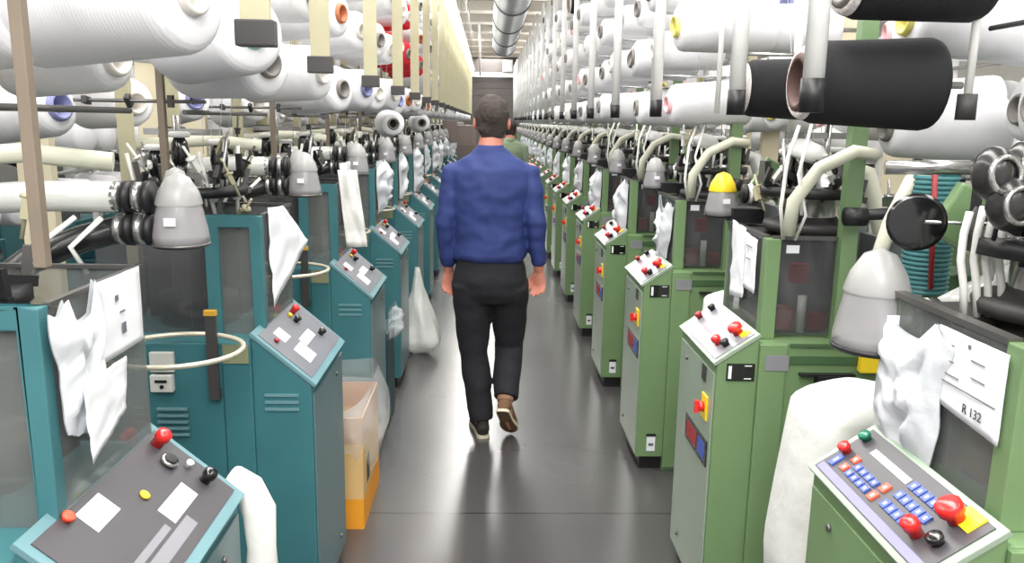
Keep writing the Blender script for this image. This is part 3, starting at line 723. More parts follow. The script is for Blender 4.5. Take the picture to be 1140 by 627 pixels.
# ------------------------------------------------------------------ hanging papers, bags, cloths
def sheet(name,pts,m,label,cat,group=None,thick=.012,seed=0,nu=10,nv=12,face='x',crinkle=.012,ragged=.0,parent=None):
    """pts: four corners TL,TR,BR,BL"""
    TL,TR,BR,BL=[Vector(p) for p in pts]
    nrm=((TR-TL).cross(BL-TL)).normalized()
    off=seed*13.7
    def fn(u,v):
        p=(TL*(1-u)+TR*u)*(1-v)+(BL*(1-u)+BR*u)*v
        d=noise.noise(Vector((u*3+off,v*3,off)))*crinkle+noise.noise(Vector((u*8+off,v*7,off)))*crinkle*.5
        e=noise.noise(Vector((u*5,v*5+off,3)))*ragged
        return p+nrm*d+ (TR-TL).normalized()*e*(abs(u-.5)*2)+Vector((0,0,e*(abs(v-.5)*2)))
    q=MB().grid(fn,nu,nv); o=q.obj(name,m,parent)
    md=o.modifiers.new('solid','SOLIDIFY'); md.thickness=.0015
    if label: tag(o,label,cat,group)
    return o
def bagshape(name,c,w,d,h,m,label,cat,group=None,seed=0,handles=True):
    """thin crumpled bag hanging flat against a window plane; c=(x,y,ztop)"""
    x,y,z=c; s=1 if x>0 else -1; off=seed*7.3; nu,nv=22,24; rs=random.Random(seed*13+5)
    sp=[rs.uniform(.05,.2),rs.uniform(.65,.85)]; sh=[rs.uniform(.02,.05),rs.uniform(.03,.07)] if handles else [.015,.02]
    nar=rs.uniform(.55,.8) if seed!=1 else .82; shift=rs.uniform(-.1,.12); bev=rs.uniform(-.25,.25)
    def fn(u,v):
        top=z-.03+sum(hh*max(0,1-abs(u-c_)/.14) for c_,hh in zip(sp,sh))*(1-v)-(.03*math.sin(PI*u) if handles else 0)*(1-v)
        wid=w*(1-(1-nar)*v**1.3)*(1+.06*math.sin(v*9+off)+.08*noise.noise(Vector((v*5,off,u*.5))))
        yy_=y-(u-.5)*wid-shift*w*v*(.3 if seed==1 else 1)
        zz=top-v*h*(1+bev*(u-.5)+.06*noise.noise(Vector((u*6,off,2))))
        e=min(1,4*u,4*(1-u))*min(1,.35+3*v)*min(1,.3+3*(1-v))
        r1=abs(noise.noise(Vector((u*3+off,v*3.5,off)))); r2=abs(noise.noise(Vector((u*8-v*4+off,v*7,off*2)))); 
        return (x-s*(.004+d*e*(.75-.9*r1-.35*r2)),yy_,zz)
    q=MB().grid(fn,nu,nv); 
    def fb(u,v):
        p=fn(u,v); return (x-s*.002,p[1],p[2])
    q.grid(fb,nu,nv)
    o=q.obj(name,m); tag(o,label,cat,group); return o
# right, first machine: bag and printed sheet on the aisle window (x = XR+.152)
gx=XR+.17-.024
bagshape('plastic_bag',(gx-.002,1.53,1.275),.27,.05,.27,PLASTICBAG,'crumpled white plastic bag hung on the window of the nearest green machine','plastic bag',seed=1)
sheet('notice_sheet',[(gx-.004,1.44,1.262),(gx-.004,1.235,1.262),(gx-.004,1.235,1.105),(gx-.004,1.44,1.12)],PAPER,'white printed notice sheet reading R 132 on the nearest green machine window','notice',crinkle=.002)
ns=bpy.data.objects['notice_sheet']
text_mesh('R 132',.024,'notice_number',DARK,ns,(gx-.0075,1.31,1.135),(PI/2,0,-PI/2))
q=MB()
for (ya,yb,z) in ((1.42,1.385,1.235),(1.42,1.38,1.205),(1.41,1.36,1.18),(1.33,1.29,1.225),(1.325,1.285,1.195),(1.42,1.25,1.165)):
    q.box(gx-.0075,gx-.0068,yb,ya,z-.0009,z+.0009)
q.box(gx-.0078,gx-.0068,1.335,1.342,1.243,1.25).obj('notice_print',INK,ns)
# second machine
y2=yR(2)
a=sheet('paper_sheet',[(gx-.006,y2+.38,1.30),(gx-.006,y2+.23,1.29),(gx-.006,y2+.22,1.06),(gx-.006,y2+.36,1.04)],PAPER,'white paper sheet with folded top on the window of the second green machine','paper',crinkle=.008)
a2=sheet('paper_sheet',[(gx-.010,y2+.22,1.28),(gx-.010,y2+.10,1.27),(gx-.010,y2+.10,1.10),(gx-.010,y2+.21,1.10)],PAPER,'smaller white paper sheet, nearer of the two on the second green machine','paper',crinkle=.004)
q=MB(); q.box(gx-.0165,gx-.0158,y2+.13,y2+.19,1.24,1.243).box(gx-.0165,gx-.0158,y2+.14,y2+.18,1.20,1.203).obj('print_lines',INK,a2)
bagshape('plastic_bag',(gx-.002,yR(3)+.24,1.28),.34,.06,.28,PLASTICBAG,'crumpled translucent white plastic bag on the window of the third green machine','plastic bag',seed=3)
for k in range(4,18):
    bagshape('plastic_bag',(gx-.002,yR(k)+.24,1.29),.30+.05*(k%2),.09,.26+.06*(k%3),PLASTICBAG,'white plastic bag hung on the window of the %s green machine'%NW[k-1],'plastic bag','white plastic bags on the green machines',seed=k,handles=k<8)
# left bags and papers
lx=-(XL+.165-.006)
bagshape('plastic_bag',(lx+.006,1.30,1.35),.17,.035,.22,PLASTICBAG,'white plastic bag hung on the window of the nearest teal machine','plastic bag',seed=31)
o=sheet('notice_sheet',[(lx+.004,1.36,1.335),(lx+.004,1.55,1.335),(lx+.004,1.55,1.19),(lx+.004,1.36,1.19)],PAPER,'white notice sheet with small marks on the nearest teal machine window','notice',crinkle=.002)
q=MB(); q.box(lx+.007,lx+.0078,1.44,1.452,1.29,1.30).box(lx+.007,lx+.0078,1.455,1.475,1.265,1.268).box(lx+.007,lx+.0078,1.46,1.475,1.225,1.245).obj('notice_print',INK,o)
sheet('paper_sheet',[(lx+.036,1.245,1.20),(lx+.036,1.40,1.20),(lx+.036,1.385,1.11),(lx+.036,1.255,1.06)],PAPER,'white folded sheet showing below the bag on the nearest teal machine','paper',crinkle=.004)
sheet('paper_sheet',[(lx+.008,yL(1)+.14,1.35),(lx+.012,yL(1)+.30,1.34),(lx+.045,yL(1)+.50,1.20),(lx+.012,yL(1)+.15,1.04)],PAPER,'white angular paper hanging on the window of the second teal machine','paper',crinkle=.01)
sheet('cloth_strip',[(lx+.02,yL(2)+.02,1.40),(lx+.10,yL(2)+.04,1.40),(lx+.14,yL(2)+.05,1.06),(lx+.05,yL(2)+.03,1.06)],FABRIC,'long white cloth strip draped over the corner of the third teal machine','cloth',crinkle=.02)
sheet('paper_sheet',[(lx+.008,yL(2)+.14,1.42),(lx+.008,yL(2)+.40,1.42),(lx+.008,yL(2)+.45,1.30),(lx+.01,yL(2)+.2,1.12)],PAPER,'white pointed paper hanging on the window of the third teal machine','paper',crinkle=.01)
for k in range(3,18):
    bagshape('plastic_bag',(lx+.004,yL(k)+.28,1.39),.28+.05*(k%2),.08+.03*(k%2),.28+.05*(k%3),PLASTICBAG,'white bag hung on the window of the %s teal machine'%NW[k],'plastic bag','white bags on the teal machines',seed=50+k,handles=False)

# big white knitted cloth between first and second right machines
def drape(name,cx,cy,w,d,h,label,seed,m=FABRIC,flare=.02,z0=.02,top=.05,tilt=0,prof=None):
    n=56; rings=26; vs=[]
    for i in range(rings+1):
        t=i/rings
        pk=1 if prof is None else (prof[0]+(prof[1]-prof[0])*min(1,t/.6)**.8 if t<.6 else prof[1]+(prof[2]-prof[1])*(t-.6)/.4)
        if t<.28:
            a=t/.28*PI/2; r=math.sin(a); z=h-top*(1-math.cos(a))
        else:
            r=1+flare*(t-.28)*3; z=(h-top)*(1-(t-.28)/.72)+z0*((t-.28)/.72)
        for j in range(n):
            an=2*PI*j/n; fold=(.045*math.sin(an*5+seed)+.03*math.sin(an*9+seed*2+t*2)+.05*noise.noise(Vector((math.cos(an)*2,math.sin(an)*2+seed,t*3))))*(max(0,t-.15))
            c_,s_=math.cos(an),math.sin(an); e=.62
            x=cx+w/2*(1-(1-pk)*(1 if c_<0 else .2))*r*math.copysign(abs(c_)**e,c_)*(1+fold); y=cy+d/2*r*math.copysign(abs(s_)**e,s_)*(1+fold)
            vs.append((x,y,z+.012*noise.noise(Vector((x*9,y*9,seed)))-tilt*(x-cx)*(1 if t<.5 else 0)))
    q=MB(); q.add(vs,[(i*n+j,i*n+(j+1)%n,(i+1)*n+(j+1)%n,(i+1)*n+j) for i in range(rings) for j in range(n)],0,True)
    o=q.obj(name,m); tag(o,label,'cloth'); return o
drape('white_cloth',.97,1.95,.40,.30,.975,'big white knitted cloth draped to the floor between the first and second green machines',1.0,flare=.0,top=.07,prof=(.62,1.02,.84))
drape('white_cloth',.99,3.16,.25,.22,.965,'white cloth heaped between the second and third green machines',4.0,prof=(.7,1,.9))
o=drape('white_cloth',.96,5.62,.26,.24,.96,'small white cloth between the fourth and fifth green machines',6.0)
# cloth hanging beside the nearest left console
q=MB().loft([(-.56,1.70,.80),(-.545,1.66,.845),(-.515,1.64,.835),(-.49,1.635,.78),(-.485,1.63,.70),(-.49,1.63,.58),(-.48,1.63,.42),(-.49,1.63,.30)],[(.02,.016),(.03,.02),(.034,.024),(.036,.024),(.034,.026),(.038,.026),(.036,.024),(.03,.02)],16)
for i_,v_ in enumerate(q.v):
    n_=noise.noise(Vector(v_)*22)*.008; q.v[i_]=(v_[0]+n_,v_[1]+n_,v_[2])
tag(q.obj('hanging_cloth',FABRIC),'grey white cloth hanging behind the corner of the nearest teal console','cloth')

# carton with clear liner between second and third left machines
bx=empty('cardboard_carton',(-.60,3.2,0)); tag(bx,'tall open cardboard carton with orange base standing between two teal machines','carton')
x0,x1,y0,y1=-.13,.115,-.19,.26; T=.005
def wallbox(q,z0,z1,m):
    q.box(x0,x1,y0,y0+T,z0,z1,m); q.box(x0,x1,y1-T,y1,z0,z1,m); q.box(x0,x0+T,y0+T,y1-T,z0,z1,m); q.box(x1-T,x1,y0+T,y1-T,z0,z1,m)
q=MB(); wallbox(q,.0,.13,0); q.box(x0+T,x1-T,y0+T,y1-T,0,.01,0); q.obj('orange_base',CARDY,bx)
q=MB(); wallbox(q,.13,.36,0); q.obj('carton_wall',CARDT,bx)
q=MB(); wallbox(q,.36,.47,0); q.obj('carton_rim',CARD,bx)
MB().box(x1,x1+.001,y0+.09,y0+.16,.16,.27).obj('dark_print',DARK,bx)
def liner(u,v):
    an=2*PI*u; c_,s_=math.cos(an),math.sin(an); e=.5
    hi=.5+.5*(.7*c_+.7*s_)                      # fuller on the aisle side, far corner
    out=1.05+(.16+.38*hi)*math.sin(PI*min(1,v*.9+.05)); 
    px=(x0+x1)/2+(x1-x0)/2*out*math.copysign(abs(c_)**e,c_); py=(y0+y1)/2+(y1-y0)/2*(1.04+.25*(out-1.05))*math.copysign(abs(s_)**e,s_)
    k=1+.10*noise.noise(Vector((c_*4,s_*4,v*4)))*v
    drop=(.12+.16*hi)
    return ((px-(x0+x1)/2)*k+(x0+x1)/2,py*k,.485+.05*hi*(1-v)*2*math.exp(-v*2)-drop*v*(1+.5*noise.noise(Vector((c_*3,s_*3,9)))))
MB().grid(liner,72,14).grid(lambda u,v:((x0+x1)/2+(x1-x0)/2*(.98-.05*v)*math.copysign(abs(math.cos(2*PI*u))**.4,math.cos(2*PI*u)),(y0+y1)/2+(y1-y0)/2*(.98-.04*v)*math.copysign(abs(math.sin(2*PI*u))**.4,math.sin(2*PI*u)),.495-.28*v),60,6).obj('liner_bag',CLEARBAG,bx)
# bags in the left gaps farther on
def floorbag(name,c,w,d,h,m,label,seed):
    x,y,z=c; q=MB(); n=28; R=16; vs=[]
    for i in range(R+1):
        t=i/R; r=(.10+.90*min(1,t*1.25)**1.15)*(1-.75*max(0,t-.88)/.12); zz=z+h*(1-t)
        for j in range(n):
            a=2*PI*j/n; k=1+.3*noise.noise(Vector((math.cos(a)*2+seed,math.sin(a)*2,t*3)))-.16*abs(noise.noise(Vector((math.cos(a)*5+seed,math.sin(a)*5,t*6))))+.09*math.sin(a*7+seed+t*3)*(1-t)
            vs.append((x+math.cos(a)*w/2*r*k+(1-t)*-.03,y+math.sin(a)*d/2*r*k,zz))
    q.add(vs,[(i*n+j,i*n+(j+1)%n,(i+1)*n+(j+1)%n,(i+1)*n+j) for i in range(R) for j in range(n)],0,True)
    q.f.append([R*n+j for j in range(n)]); q.m.append(0); q.sm.append(True)
    o=q.obj(name,m); tag(o,label,'plastic bag'); return o
mb=mat('milky_plastic_bag',(222,224,220),.3,var=.1,bump=1.0,bscale=16,alpha=.7,coat=.4)
floorbag('plastic_bag',(-.46,5.52,.0),.30,.30,.62,mb,'large milky plastic sack on the floor between the third and fourth teal machines',2.0)
bagshape('plastic_bag',(-.52,4.25,.66),.26,.10,.16,CLEARBAG,'small clear plastic bag at the corner of the third teal machine','plastic bag',seed=77,handles=False)
# bin under it
tag(MB().box(-.66,-.52,4.10,4.40,0,.52).box(-.65,-.53,4.11,4.39,.52,.53).obj('waste_bin',TEAL_D,bevel=.006),'dark teal bin below the clear bag beside the third teal machine','bin')

# ------------------------------------------------------------------ extras on the first right machine
r1=[o for o in C.objects if o.name.startswith('knitting_machine') and o.get('label','').startswith('nearest green')][0]
def P(x,y,z): return (x-XR,y-yR(1),z)
MB().lathe(P(.862,1.60,1.434),(-.25,-1,.05),[(-.004,0),(-.004,.055),(.006,.058),(.008,.05),(.008,0)],n=28).obj('black_disc',BLACKG,r1)
MB().cyl(P(.872,1.585,1.436),P(1.10,1.585,1.432),.004,n=8).obj('disc_rod',STEEL,r1)
MB().cyl(P(.86,1.75,1.535),P(1.02,1.70,1.54),.016,n=10).obj('steel_tube',STEEL,r1)
for i,(xa,za) in enumerate(((.885,1.47),(.91,1.48),(.932,1.48),(.958,1.47))):
    MB().loft([P(xa,1.46,za),P(xa-.012,1.45,1.43),P(xa-.006,1.46,1.38),P(xa+.012,1.47,1.33),P(xa+.02,1.47,1.27)],.007,8).obj('air_hose',WHITEP,r1)
for i,(dx,dy,dz) in enumerate(((0,0,0),(.065,.02,.01),(.02,-.02,-.05),(.1,0,-.04))):
    f=MB().ell(P(.87+dx,1.38+dy,1.545+dz),(.036,.035,.048),14).obj('yarn_feeder',mat('feeder_black',(40,38,38),.3,var=.2,coat=.3),r1)
    MB().lathe(P(.87+dx,1.345+dy,1.545+dz),(0.2,-1,0.1),[(-.004,.034),(-.004,.026),(.003,.026),(.003,.034),(-.004,.034)],n=18).obj('feeder_ring',STEEL,f)
q=MB()
for i in range(26): q.lathe(P(1.03,1.85,1.24+.011*i),(0,0,1),[(0,.05),(.005,.056),(.01,.05)],n=16)
q.obj('corrugated_hose',mat('teal_corrugated',(70,128,132),.5),r1)
MB().loft([P(.99,1.78,1.52),P(1.0,1.78,1.4),P(1.01,1.78,1.26)],.006,6).obj('red_cable',REDP,r1)
MB().loft([P(.90,1.86,1.22),P(.94,1.86,1.40),P(.98,1.86,1.50),P(1.05,1.86,1.53)],.018,8).obj('cream_hose',HOSEW,r1)

# ------------------------------------------------------------------ people
def bake(o,voxel,smooth=6):
    r=o.modifiers.new('r','REMESH'); r.mode='VOXEL'; r.voxel_size=voxel; r.use_smooth_shade=True
    s_=o.modifiers.new('s','SMOOTH'); s_.factor=.5; s_.iterations=smooth
    bpy.context.view_layer.update()
    me=bpy.data.meshes.new_from_object(o.evaluated_get(bpy.context.evaluated_depsgraph_get()))
    mats=list(o.data.materials); o.modifiers.clear(); o.data=me
    if not me.materials:
        for m in mats: me.materials.append(m)
    me.polygons.foreach_set('use_smooth',[True]*len(me.polygons))
    return o
def V(*a): return Vector(a)
def wrinkle(o,amp,f,seed,zr=None):
    for v in o.data.vertices:
        p=v.co; n_=noise.noise(Vector((p.x*f,p.y*f,p.z*f*1.6+seed)))+.5*noise.noise(Vector((p.x*f*2.2,p.y*f*2.2,p.z*f*3+seed)))
        v.co=p+v.normal*n_*amp
    o.data.update()
def hand(mb,w,dirn,palmn,thumb,scale=1.0):
    """w wrist, dirn finger direction, palmn palm normal, thumb = direction of the thumb side"""
    w=Vector(w); d=Vector(dirn).normalized(); t=Vector(thumb); t=(t-d*t.dot(d)).normalized(); n=d.cross(t)
    if n.dot(Vector(palmn))<0: n=-n
    L=.095*scale
    mb.loft([w-d*.03,w+d*.01,w+d*L*.5,w+d*L],[(.020,.026),(.018,.027),(.015,.036),(.012,.037)],14,up=n)
    for i,(off,ln) in enumerate(((.030,.068),(.010,.078),(-.011,.072),(-.031,.056))):
        b=w+d*(L-.012)+t*off; a1=.35+.06*i; c1=d*math.cos(a1)+n*math.sin(a1); a2=.85+.08*i; c2=d*math.cos(a2)+n*math.sin(a2); a3=1.2+.08*i; c3=d*math.cos(a3)+n*math.sin(a3)
        p1=b+c1*ln*.5*scale; p2=p1+c2*ln*.3*scale; p3=p2+c3*ln*.22*scale
        mb.loft([b,p1,p2,p3],[.0095,.009,.0082,.007],8); mb.ell(p3,(.0072,.0072,.0072),8)
    b=w+d*.02+t*.02; p1=b+(d*.75+t*.65).normalized()*.04; p2=p1+(d*.95+t*.2+n*.25).normalized()*.032; p3=p2+(d+n*.3).normalized()*.024
    mb.loft([b,p1,p2,p3],[.014,.0115,.010,.008],8); mb.ell(p3,(.008,.008,.008),8)
def head(mb,c,top):
    """c centre of head; face looks +y"""
    x,y,z=c
    mb.ell((x,y-.005,z+.025),(.077,.096,.098),24)
    mb.loft([(x,y+.03,z+.03),(x,y+.028,z-.03),(x,y+.034,z-.075),(x,y+.045,z-.105)],[(.085,.068),(.078,.064),(.062,.052),(.034,.03)],16,up=(0,1,0))
    mb.loft([(x,y+.095,z+.025),(x,y+.108,z-.005),(x,y+.118,z-.022),(x,y+.10,z-.034)],[.010,.012,.016,.012],8)   # nose
    mb.ell((x,y+.09,z-.058),(.028,.014,.009),10)                                                             # lips
    mb.ell((x,y+.082,z+.035),(.05,.018,.010),10)                                                             # brow
    for s_ in (-1,1):
        R=Matrix.Rotation(s_*.35,3,'Z')
        mb.ell((x+s_*.082,y-.008,z-.005),(.010,.020,.034),10,R=R)                                            # ears
def make_person(name,spec):
    """one continuous body, clothing as children"""
    g=spec
    b=MB()
    x,y,z=g['head']; head(b,(x,y,z),0)
    b.loft([(x,y-.015,z-.01),(x,y-.018,z-.06),(g['neck'][0],g['neck'][1],g['neck'][2]),(g['chest'][0],g['chest'][1],g['chest'][2]+.06)],[(.058,.058),(.054,.056),(.060,.066),(.08,.09)],16,up=(0,1,0))
    cx,cy=g['chest'][0],g['chest'][1]; hx,hy=g['hip'][0],g['hip'][1]; hz=g['hip'][2]; cz=g['chest'][2]
    b.loft([(hx,hy,hz-.05),(hx,hy,hz+.04),(hx,hy,hz+.16),(cx,cy,cz-.12),(cx,cy,cz),(cx,cy,cz+.07),(cx,cy,cz+.11)],[(.09,.15),(.095,.158),(.09,.14),(.10,.16),(.10,.175),(.085,.15),(.06,.08)],20,up=(0,1,0))
    for a in g['arms']:
        sh,el,wr=[Vector(p) for p in a['pts']]
        b.loft([sh+Vector((0,0,.01)),sh.lerp(el,.35),el,el.lerp(wr,.35),wr],[.050,.044,.036,.037,.026],14); b.ell(sh,(.052,.052,.05),12)
        hand(b,wr,a['dir'],a['palm'],a['thumb'],.92)
    for l in g['legs']:
        hp,kn,an=[Vector(p) for p in l['pts']]
        b.loft([hp,hp.lerp(kn,.4),kn,kn.lerp(an,.35),an],[.085,.074,.052,.052,.036],14)
        hd=Vector(l['heel']); td=Vector(l['toe']); u_=(an-hd).normalized()
        b.loft([an,hd.lerp(td,.15)+u_*.045,hd.lerp(td,.5)+u_*.035,hd.lerp(td,.85)+u_*.022],[.036,.036,.034,.022],12)
    body=b.obj(name,g.get('skin',SKIN)); bake(body,.0055,5)
    # eyes
    for s_ in (-1,1):
        e=MB().ell((x+s_*.031,y+.083,z+.015),(.012,.010,.009),10).obj('eye',PAPER,body)
        MB().ell((x+s_*.031,y+.0925,z+.015),(.005,.002,.005),8).obj('iris',BLACK,e)
    # hair
    h=MB(); h.ell((x,y-.014,z+.042),(.086,.104,.094),26)
    h.loft([(x,y-.045,z+.05),(x,y-.052,z-.0),(x,y-.052,z-.045),(x,y-.052,z-.075)],[(.060,.082),(.052,.078),(.036,.066),(.022,.052)],20,up=(0,1,0))
    h.ell((x,y+.055,z+.115),(.05,.04,.022),14)
    hr=h.obj('hair',g.get('hairm',HAIR),body); bake(hr,.006,3)
    for v in hr.data.vertices:
        n_=noise.noise(v.co*70)*.003+noise.noise(v.co*25)*.004; v.co=v.co+v.normal*n_
    # cut the face free
    bm=bmesh.new(); bm.from_mesh(hr.data)
    bmesh.ops.delete(bm,geom=[v for v in bm.verts if v.co.y>y+.045 and v.co.z<z+.075],context='VERTS')
    bm.to_mesh(hr.data); bm.free()
    # shirt
    t=MB(); T=g['torso']
    t.loft([(p[0],p[1],p[2]) for p in T],[(p[4],p[3]) for p in T],28,up=(0,1,0))
    for a in g['arms']:
        sh,el,wr=[Vector(p) for p in a['pts']]
        cuff=wr+(el-wr).normalized()*.03
        t.loft([sh+Vector((-.04*a['s'],0,.012)),sh+Vector((0,0,.0)),sh.lerp(el,.3),sh.lerp(el,.7),el,el.lerp(cuff,.3),el.lerp(cuff,.75),el.lerp(cuff,.93),cuff],[(.062,.05),(.062,.058),(.060,.055),(.054,.051),(.052,.049),(.050,.047),(.045,.042),(.041,.039),(.037,.036)],18)
        t.ell(sh,(.054,.058,.05),14)
    sh_=t.obj('shirt',g['shirtm'],body); bake(sh_,.008,5); wrinkle(sh_,.009,8,2.0)
    c=MB(); nx,ny,nz=g['neck']
    c.loft([(nx,ny,nz-.025),(nx,ny-.003,nz-.0),(nx,ny-.004,nz+.022)],[(.082,.080),(.072,.070),(.066,.064)],24,caps=False,up=(0,1,0))
    co=c.obj('collar',g['shirtm'],sh_); md=co.modifiers.new('s','SOLIDIFY'); md.thickness=.006; 
    # cuffs
    # trousers
    q=MB(); hx,hy,hz=g['hip']
    q.loft([(hx,hy,hz+.115),(hx,hy,hz+.05),(hx,hy,hz-.02),(hx,hy+.0,hz-.09),(hx,hy,hz-.14)],[(.112,.160),(.122,.176),(.128,.188),(.120,.180),(.09,.15)],28,up=(0,1,0))
    for l in g['legs']:
        hp,kn,an=[Vector(p) for p in l['pts']]; he=Vector(l['hem'])
        rr=l.get('r',(.105,.098,.076,.075,.068))
        q.loft([hp+Vector((0,0,-.02)),hp.lerp(kn,.35),kn,kn.lerp(he,.3),kn.lerp(he,.8),he],[rr[0],rr[1],rr[2],rr[3],(rr[4]+.002),rr[4]],20,up=(0,1,0))
    tr=q.obj('trousers',g['trm'],body); bake(tr,.009,4); wrinkle(tr,.007,7,5.0)
    MB().loft([(hx,hy,hz+.085),(hx,hy,hz+.115)],[(.119,.170),(.116,.166)],28,caps=False,up=(0,1,0)).obj('belt',BLACKG,tr)
    for l in g['legs']:
        hd=Vector(l['heel']); td=Vector(l['toe']); f_=(td-hd).normalized(); an=Vector(l['pts'][2]); u_=(an-hd); u_=(u_-f_*u_.dot(f_)).normalized()
        L=(td-hd).length; fr=lambda t,h:hd+f_*(L*t)+u_*h
        m=MB(); m.loft([fr(.0,.04),fr(.06,.045),fr(.25,.05),fr(.45,.045),fr(.7,.032),fr(.92,.026),fr(1.0,.024)],[(.022,.022),(.042,.034),(.044,.036),(.038,.039),(.028,.046),(.022,.038),(.01,.016)],18,up=tuple(u_))
        m.loft([fr(.12,.05),fr(.13,.095)],[(.036,.034),(.033,.031)],16,up=tuple(f_))
        s0=m.obj('shoe',l.get('shoem',BROWNS),body); bake(s0,.006,3)
        so=MB(); pr=[]; out=[(.0,.0),(.01,.022),(.06,.033),(.3,.034),(.45,.034),(.68,.046),(.85,.042),(.96,.026),(1.02,.0)]
        sd=f_.cross(u_); ring=[(t,w) for t,w in out]+[(t,-w) for t,w in out[-2:0:-1]]
        vs=[fr(t,-.0)+sd*w for t,w in ring]+[fr(t,.016)+sd*w*1.04 for t,w in ring]; n=len(ring)
        so.add(vs,[tuple(range(n)),tuple(range(2*n-1,n-1,-1))]+[(i,(i+1)%n,(i+1)%n+n,i+n) for i in range(n)])
        so.m=[1]+[0]*(len(so.m)-1); so.obj('sole',[SOLE,SOLEB],s0)
        MB().loft([an+u_*.0,an+(Vector(l['pts'][1])-an).normalized()*.12],[.042,.045],14).obj('sock',l.get('sockm',BLACK),body)
    return body
Y0=4.02
man=make_person('person',dict(
  head=(.012,Y0+.03,1.612),neck=(.006,Y0-.005,1.485),chest=(.010,Y0-.01,1.33),hip=(.014,Y0,.86),shirtm=SHIRT,trm=SLACK,
  torso=[(.012,Y0-.005,.925,.150,.10),(.012,Y0-.005,.945,.178,.122),(.012,Y0-.008,.97,.184,.130),(.012,Y0-.008,1.03,.178,.122),(.011,Y0-.008,1.12,.180,.120),(.010,Y0-.01,1.22,.192,.124),(.010,Y0-.012,1.31,.206,.126),(.009,Y0-.012,1.385,.205,.112),(.008,Y0-.01,1.425,.168,.090),(.007,Y0-.006,1.455,.115,.078),(.006,Y0-.004,1.49,.072,.068)],
  arms=[dict(s=-1,pts=[(-.178,Y0-.005,1.365),(-.214,Y0-.02,1.11),(-.200,Y0+.045,.872)],dir=(-.03,.02,-1),palm=(.5,-1,0),thumb=(1,.5,.1)),
        dict(s=1,pts=[(.198,Y0-.005,1.372),(.236,Y0-.045,1.13),(.258,Y0-.01,.885)],dir=(.02,.05,-1),palm=(-.5,-1,0),thumb=(-1,.5,.1))],
  legs=[dict(pts=[(-.080,Y0+.0,.84),(-.070,Y0+.045,.44),(-.022,Y0-.0,.10)],hem=(-.024,Y0-.003,.085),heel=(-.012,Y0-.062,.0),toe=(-.060,Y0+.22,.0),shoem=mat('dark_suede',(44,38,34),.8),r=(.105,.098,.077,.076,.064)),
        dict(pts=[(.108,Y0+.0,.84),(.118,Y0+.12,.46),(.095,Y0-.09,.215)],hem=(.097,Y0-.068,.225),heel=(.078,Y0-.165,.19),toe=(.132,Y0+.01,.008),sockm=mat('tan_sock',(170,128,104),.8),r=(.105,.098,.077,.074,.066))]))
tag(man,'person seen from behind in blue shirt and black trousers walking down the aisle','person')
X2,Y2=.262,10.4
SH2=mat('green_tee',(122,138,112),.8,var=.05); JE=mat('dark_jeans',(40,44,58),.8)
p2=make_person('person',dict(
  head=(X2,Y2+.03,1.52),neck=(X2,Y2-.005,1.395),chest=(X2,Y2-.01,1.25),hip=(X2,Y2,.80),shirtm=SH2,trm=JE,
  torso=[(X2,Y2,.86,.16,.11),(X2,Y2,.92,.178,.125),(X2,Y2,1.03,.172,.12),(X2,Y2,1.14,.182,.12),(X2,Y2,1.24,.195,.122),(X2,Y2,1.31,.19,.108),(X2,Y2,1.35,.15,.088),(X2,Y2,1.37,.11,.078),(X2,Y2,1.40,.072,.068)],
  arms=[dict(s=-1,pts=[(X2-.18,Y2,1.28),(X2-.215,Y2-.02,1.03),(X2-.20,Y2+.05,.80)],dir=(0,.1,-1),palm=(1,0,0),thumb=(0,1,.1)),
        dict(s=1,pts=[(X2+.18,Y2,1.28),(X2+.215,Y2-.02,1.03),(X2+.20,Y2+.05,.80)],dir=(0,.1,-1),palm=(-1,0,0),thumb=(0,1,.1))],
  legs=[dict(pts=[(X2-.09,Y2,.78),(X2-.09,Y2+.02,.43),(X2-.09,Y2-.0,.09)],hem=(X2-.09,Y2,.07),heel=(X2-.09,Y2-.07,0),toe=(X2-.10,Y2+.2,0)),
        dict(pts=[(X2+.09,Y2,.78),(X2+.09,Y2+.02,.43),(X2+.09,Y2-.0,.09)],hem=(X2+.09,Y2,.07),heel=(X2+.09,Y2-.07,0),toe=(X2+.10,Y2+.2,0))]))
tag(p2,'distant person in a pale green shirt standing beyond the walking man','person')
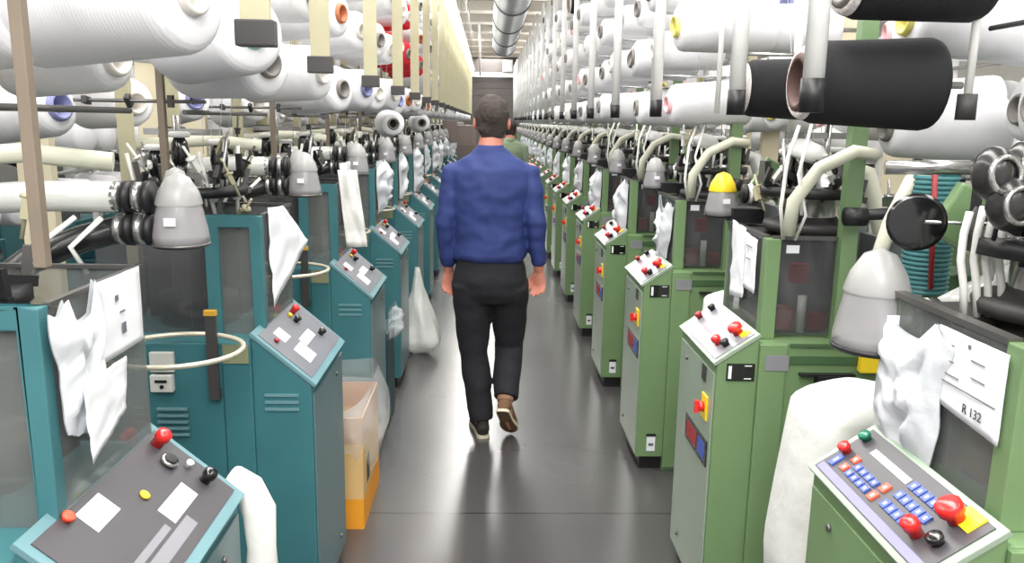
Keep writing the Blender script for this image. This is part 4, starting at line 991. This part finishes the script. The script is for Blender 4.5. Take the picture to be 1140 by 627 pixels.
# brown box cabinet far on the left of the aisle
cb=empty('utility_cabinet',(-.50,12.64,0)); tag(cb,'brown utility cabinet beside the left row far down the aisle','cabinet')
CB=mat('brown_cabinet',(110,98,92),.6,var=.06)
MB().box(0,.30,0,.4,0,1.55).box(-.22,0,0,.4,1.28,1.62).obj('cabinet_body',CB,cb,bevel=.01); MB().box(.02,.28,-.012,0,.1,1.25).obj('door',mat('brown_cabinet_door',(96,86,80),.6),cb)

# ------------------------------------------------------------------ camera
pit,yaw,rol=.1957,.0306,.0167
cyw,syw=math.cos(yaw),math.sin(yaw); cp_,sp_=math.cos(pit),math.sin(pit)
F=Vector((syw*cp_,cyw*cp_,-sp_)); r_=Vector((cyw,-syw,0)); up=r_.cross(F)
Rr=r_*math.cos(rol)+up*math.sin(rol); Uu=-r_*math.sin(rol)+up*math.cos(rol)
M=Matrix((Rr,Uu,-F)).transposed().to_4x4(); M.translation=Vector((0,0,1.62))
cd=bpy.data.cameras.new('camera'); cam=bpy.data.objects.new('camera',cd); C.objects.link(cam); cam.matrix_world=M
cd.sensor_width=36; cd.lens=36*900/1140; cd.clip_start=.05
bpy.context.scene.camera=cam

# ------------------------------------------------------------------ light
def area(x,y,z,sx,sy,e,col=(1,.98,.95),rot=(0,0,0),name='overhead_light'):
    l=bpy.data.lights.new(name,'AREA'); l.shape='RECTANGLE'; l.size=sx; l.size_y=sy; l.energy=e; l.color=col
    o=bpy.data.objects.new(name,l); C.objects.link(o); o.location=(x,y,z); o.rotation_euler=rot; return o
area(0,13,3.8,.9,34,1500)
area(-2.6,13,3.8,.8,34,900)
area(2.6,13,3.8,.8,34,900)
area(0,-1.2,3.4,3.0,1.5,80,rot=(.5,0,0))  # added front fill from behind the camera, no fixture modelled here
for xx in (-1.3,1.3): area(xx,16,3.35,.3,26,190,rot=(PI,0,0),name='ceiling_fill')  # unseen upward fill added to brighten the ceiling and its beams
w=bpy.data.worlds.new('world'); bpy.context.scene.world=w; w.use_nodes=True
w.node_tree.nodes['Background'].inputs[0].default_value=(1,.98,.96,1); w.node_tree.nodes['Background'].inputs[1].default_value=1.0
vs_=bpy.context.scene.view_settings; vs_.view_transform='Standard'; vs_.look='None'; vs_.exposure=0.0; vs_.gamma=1.0
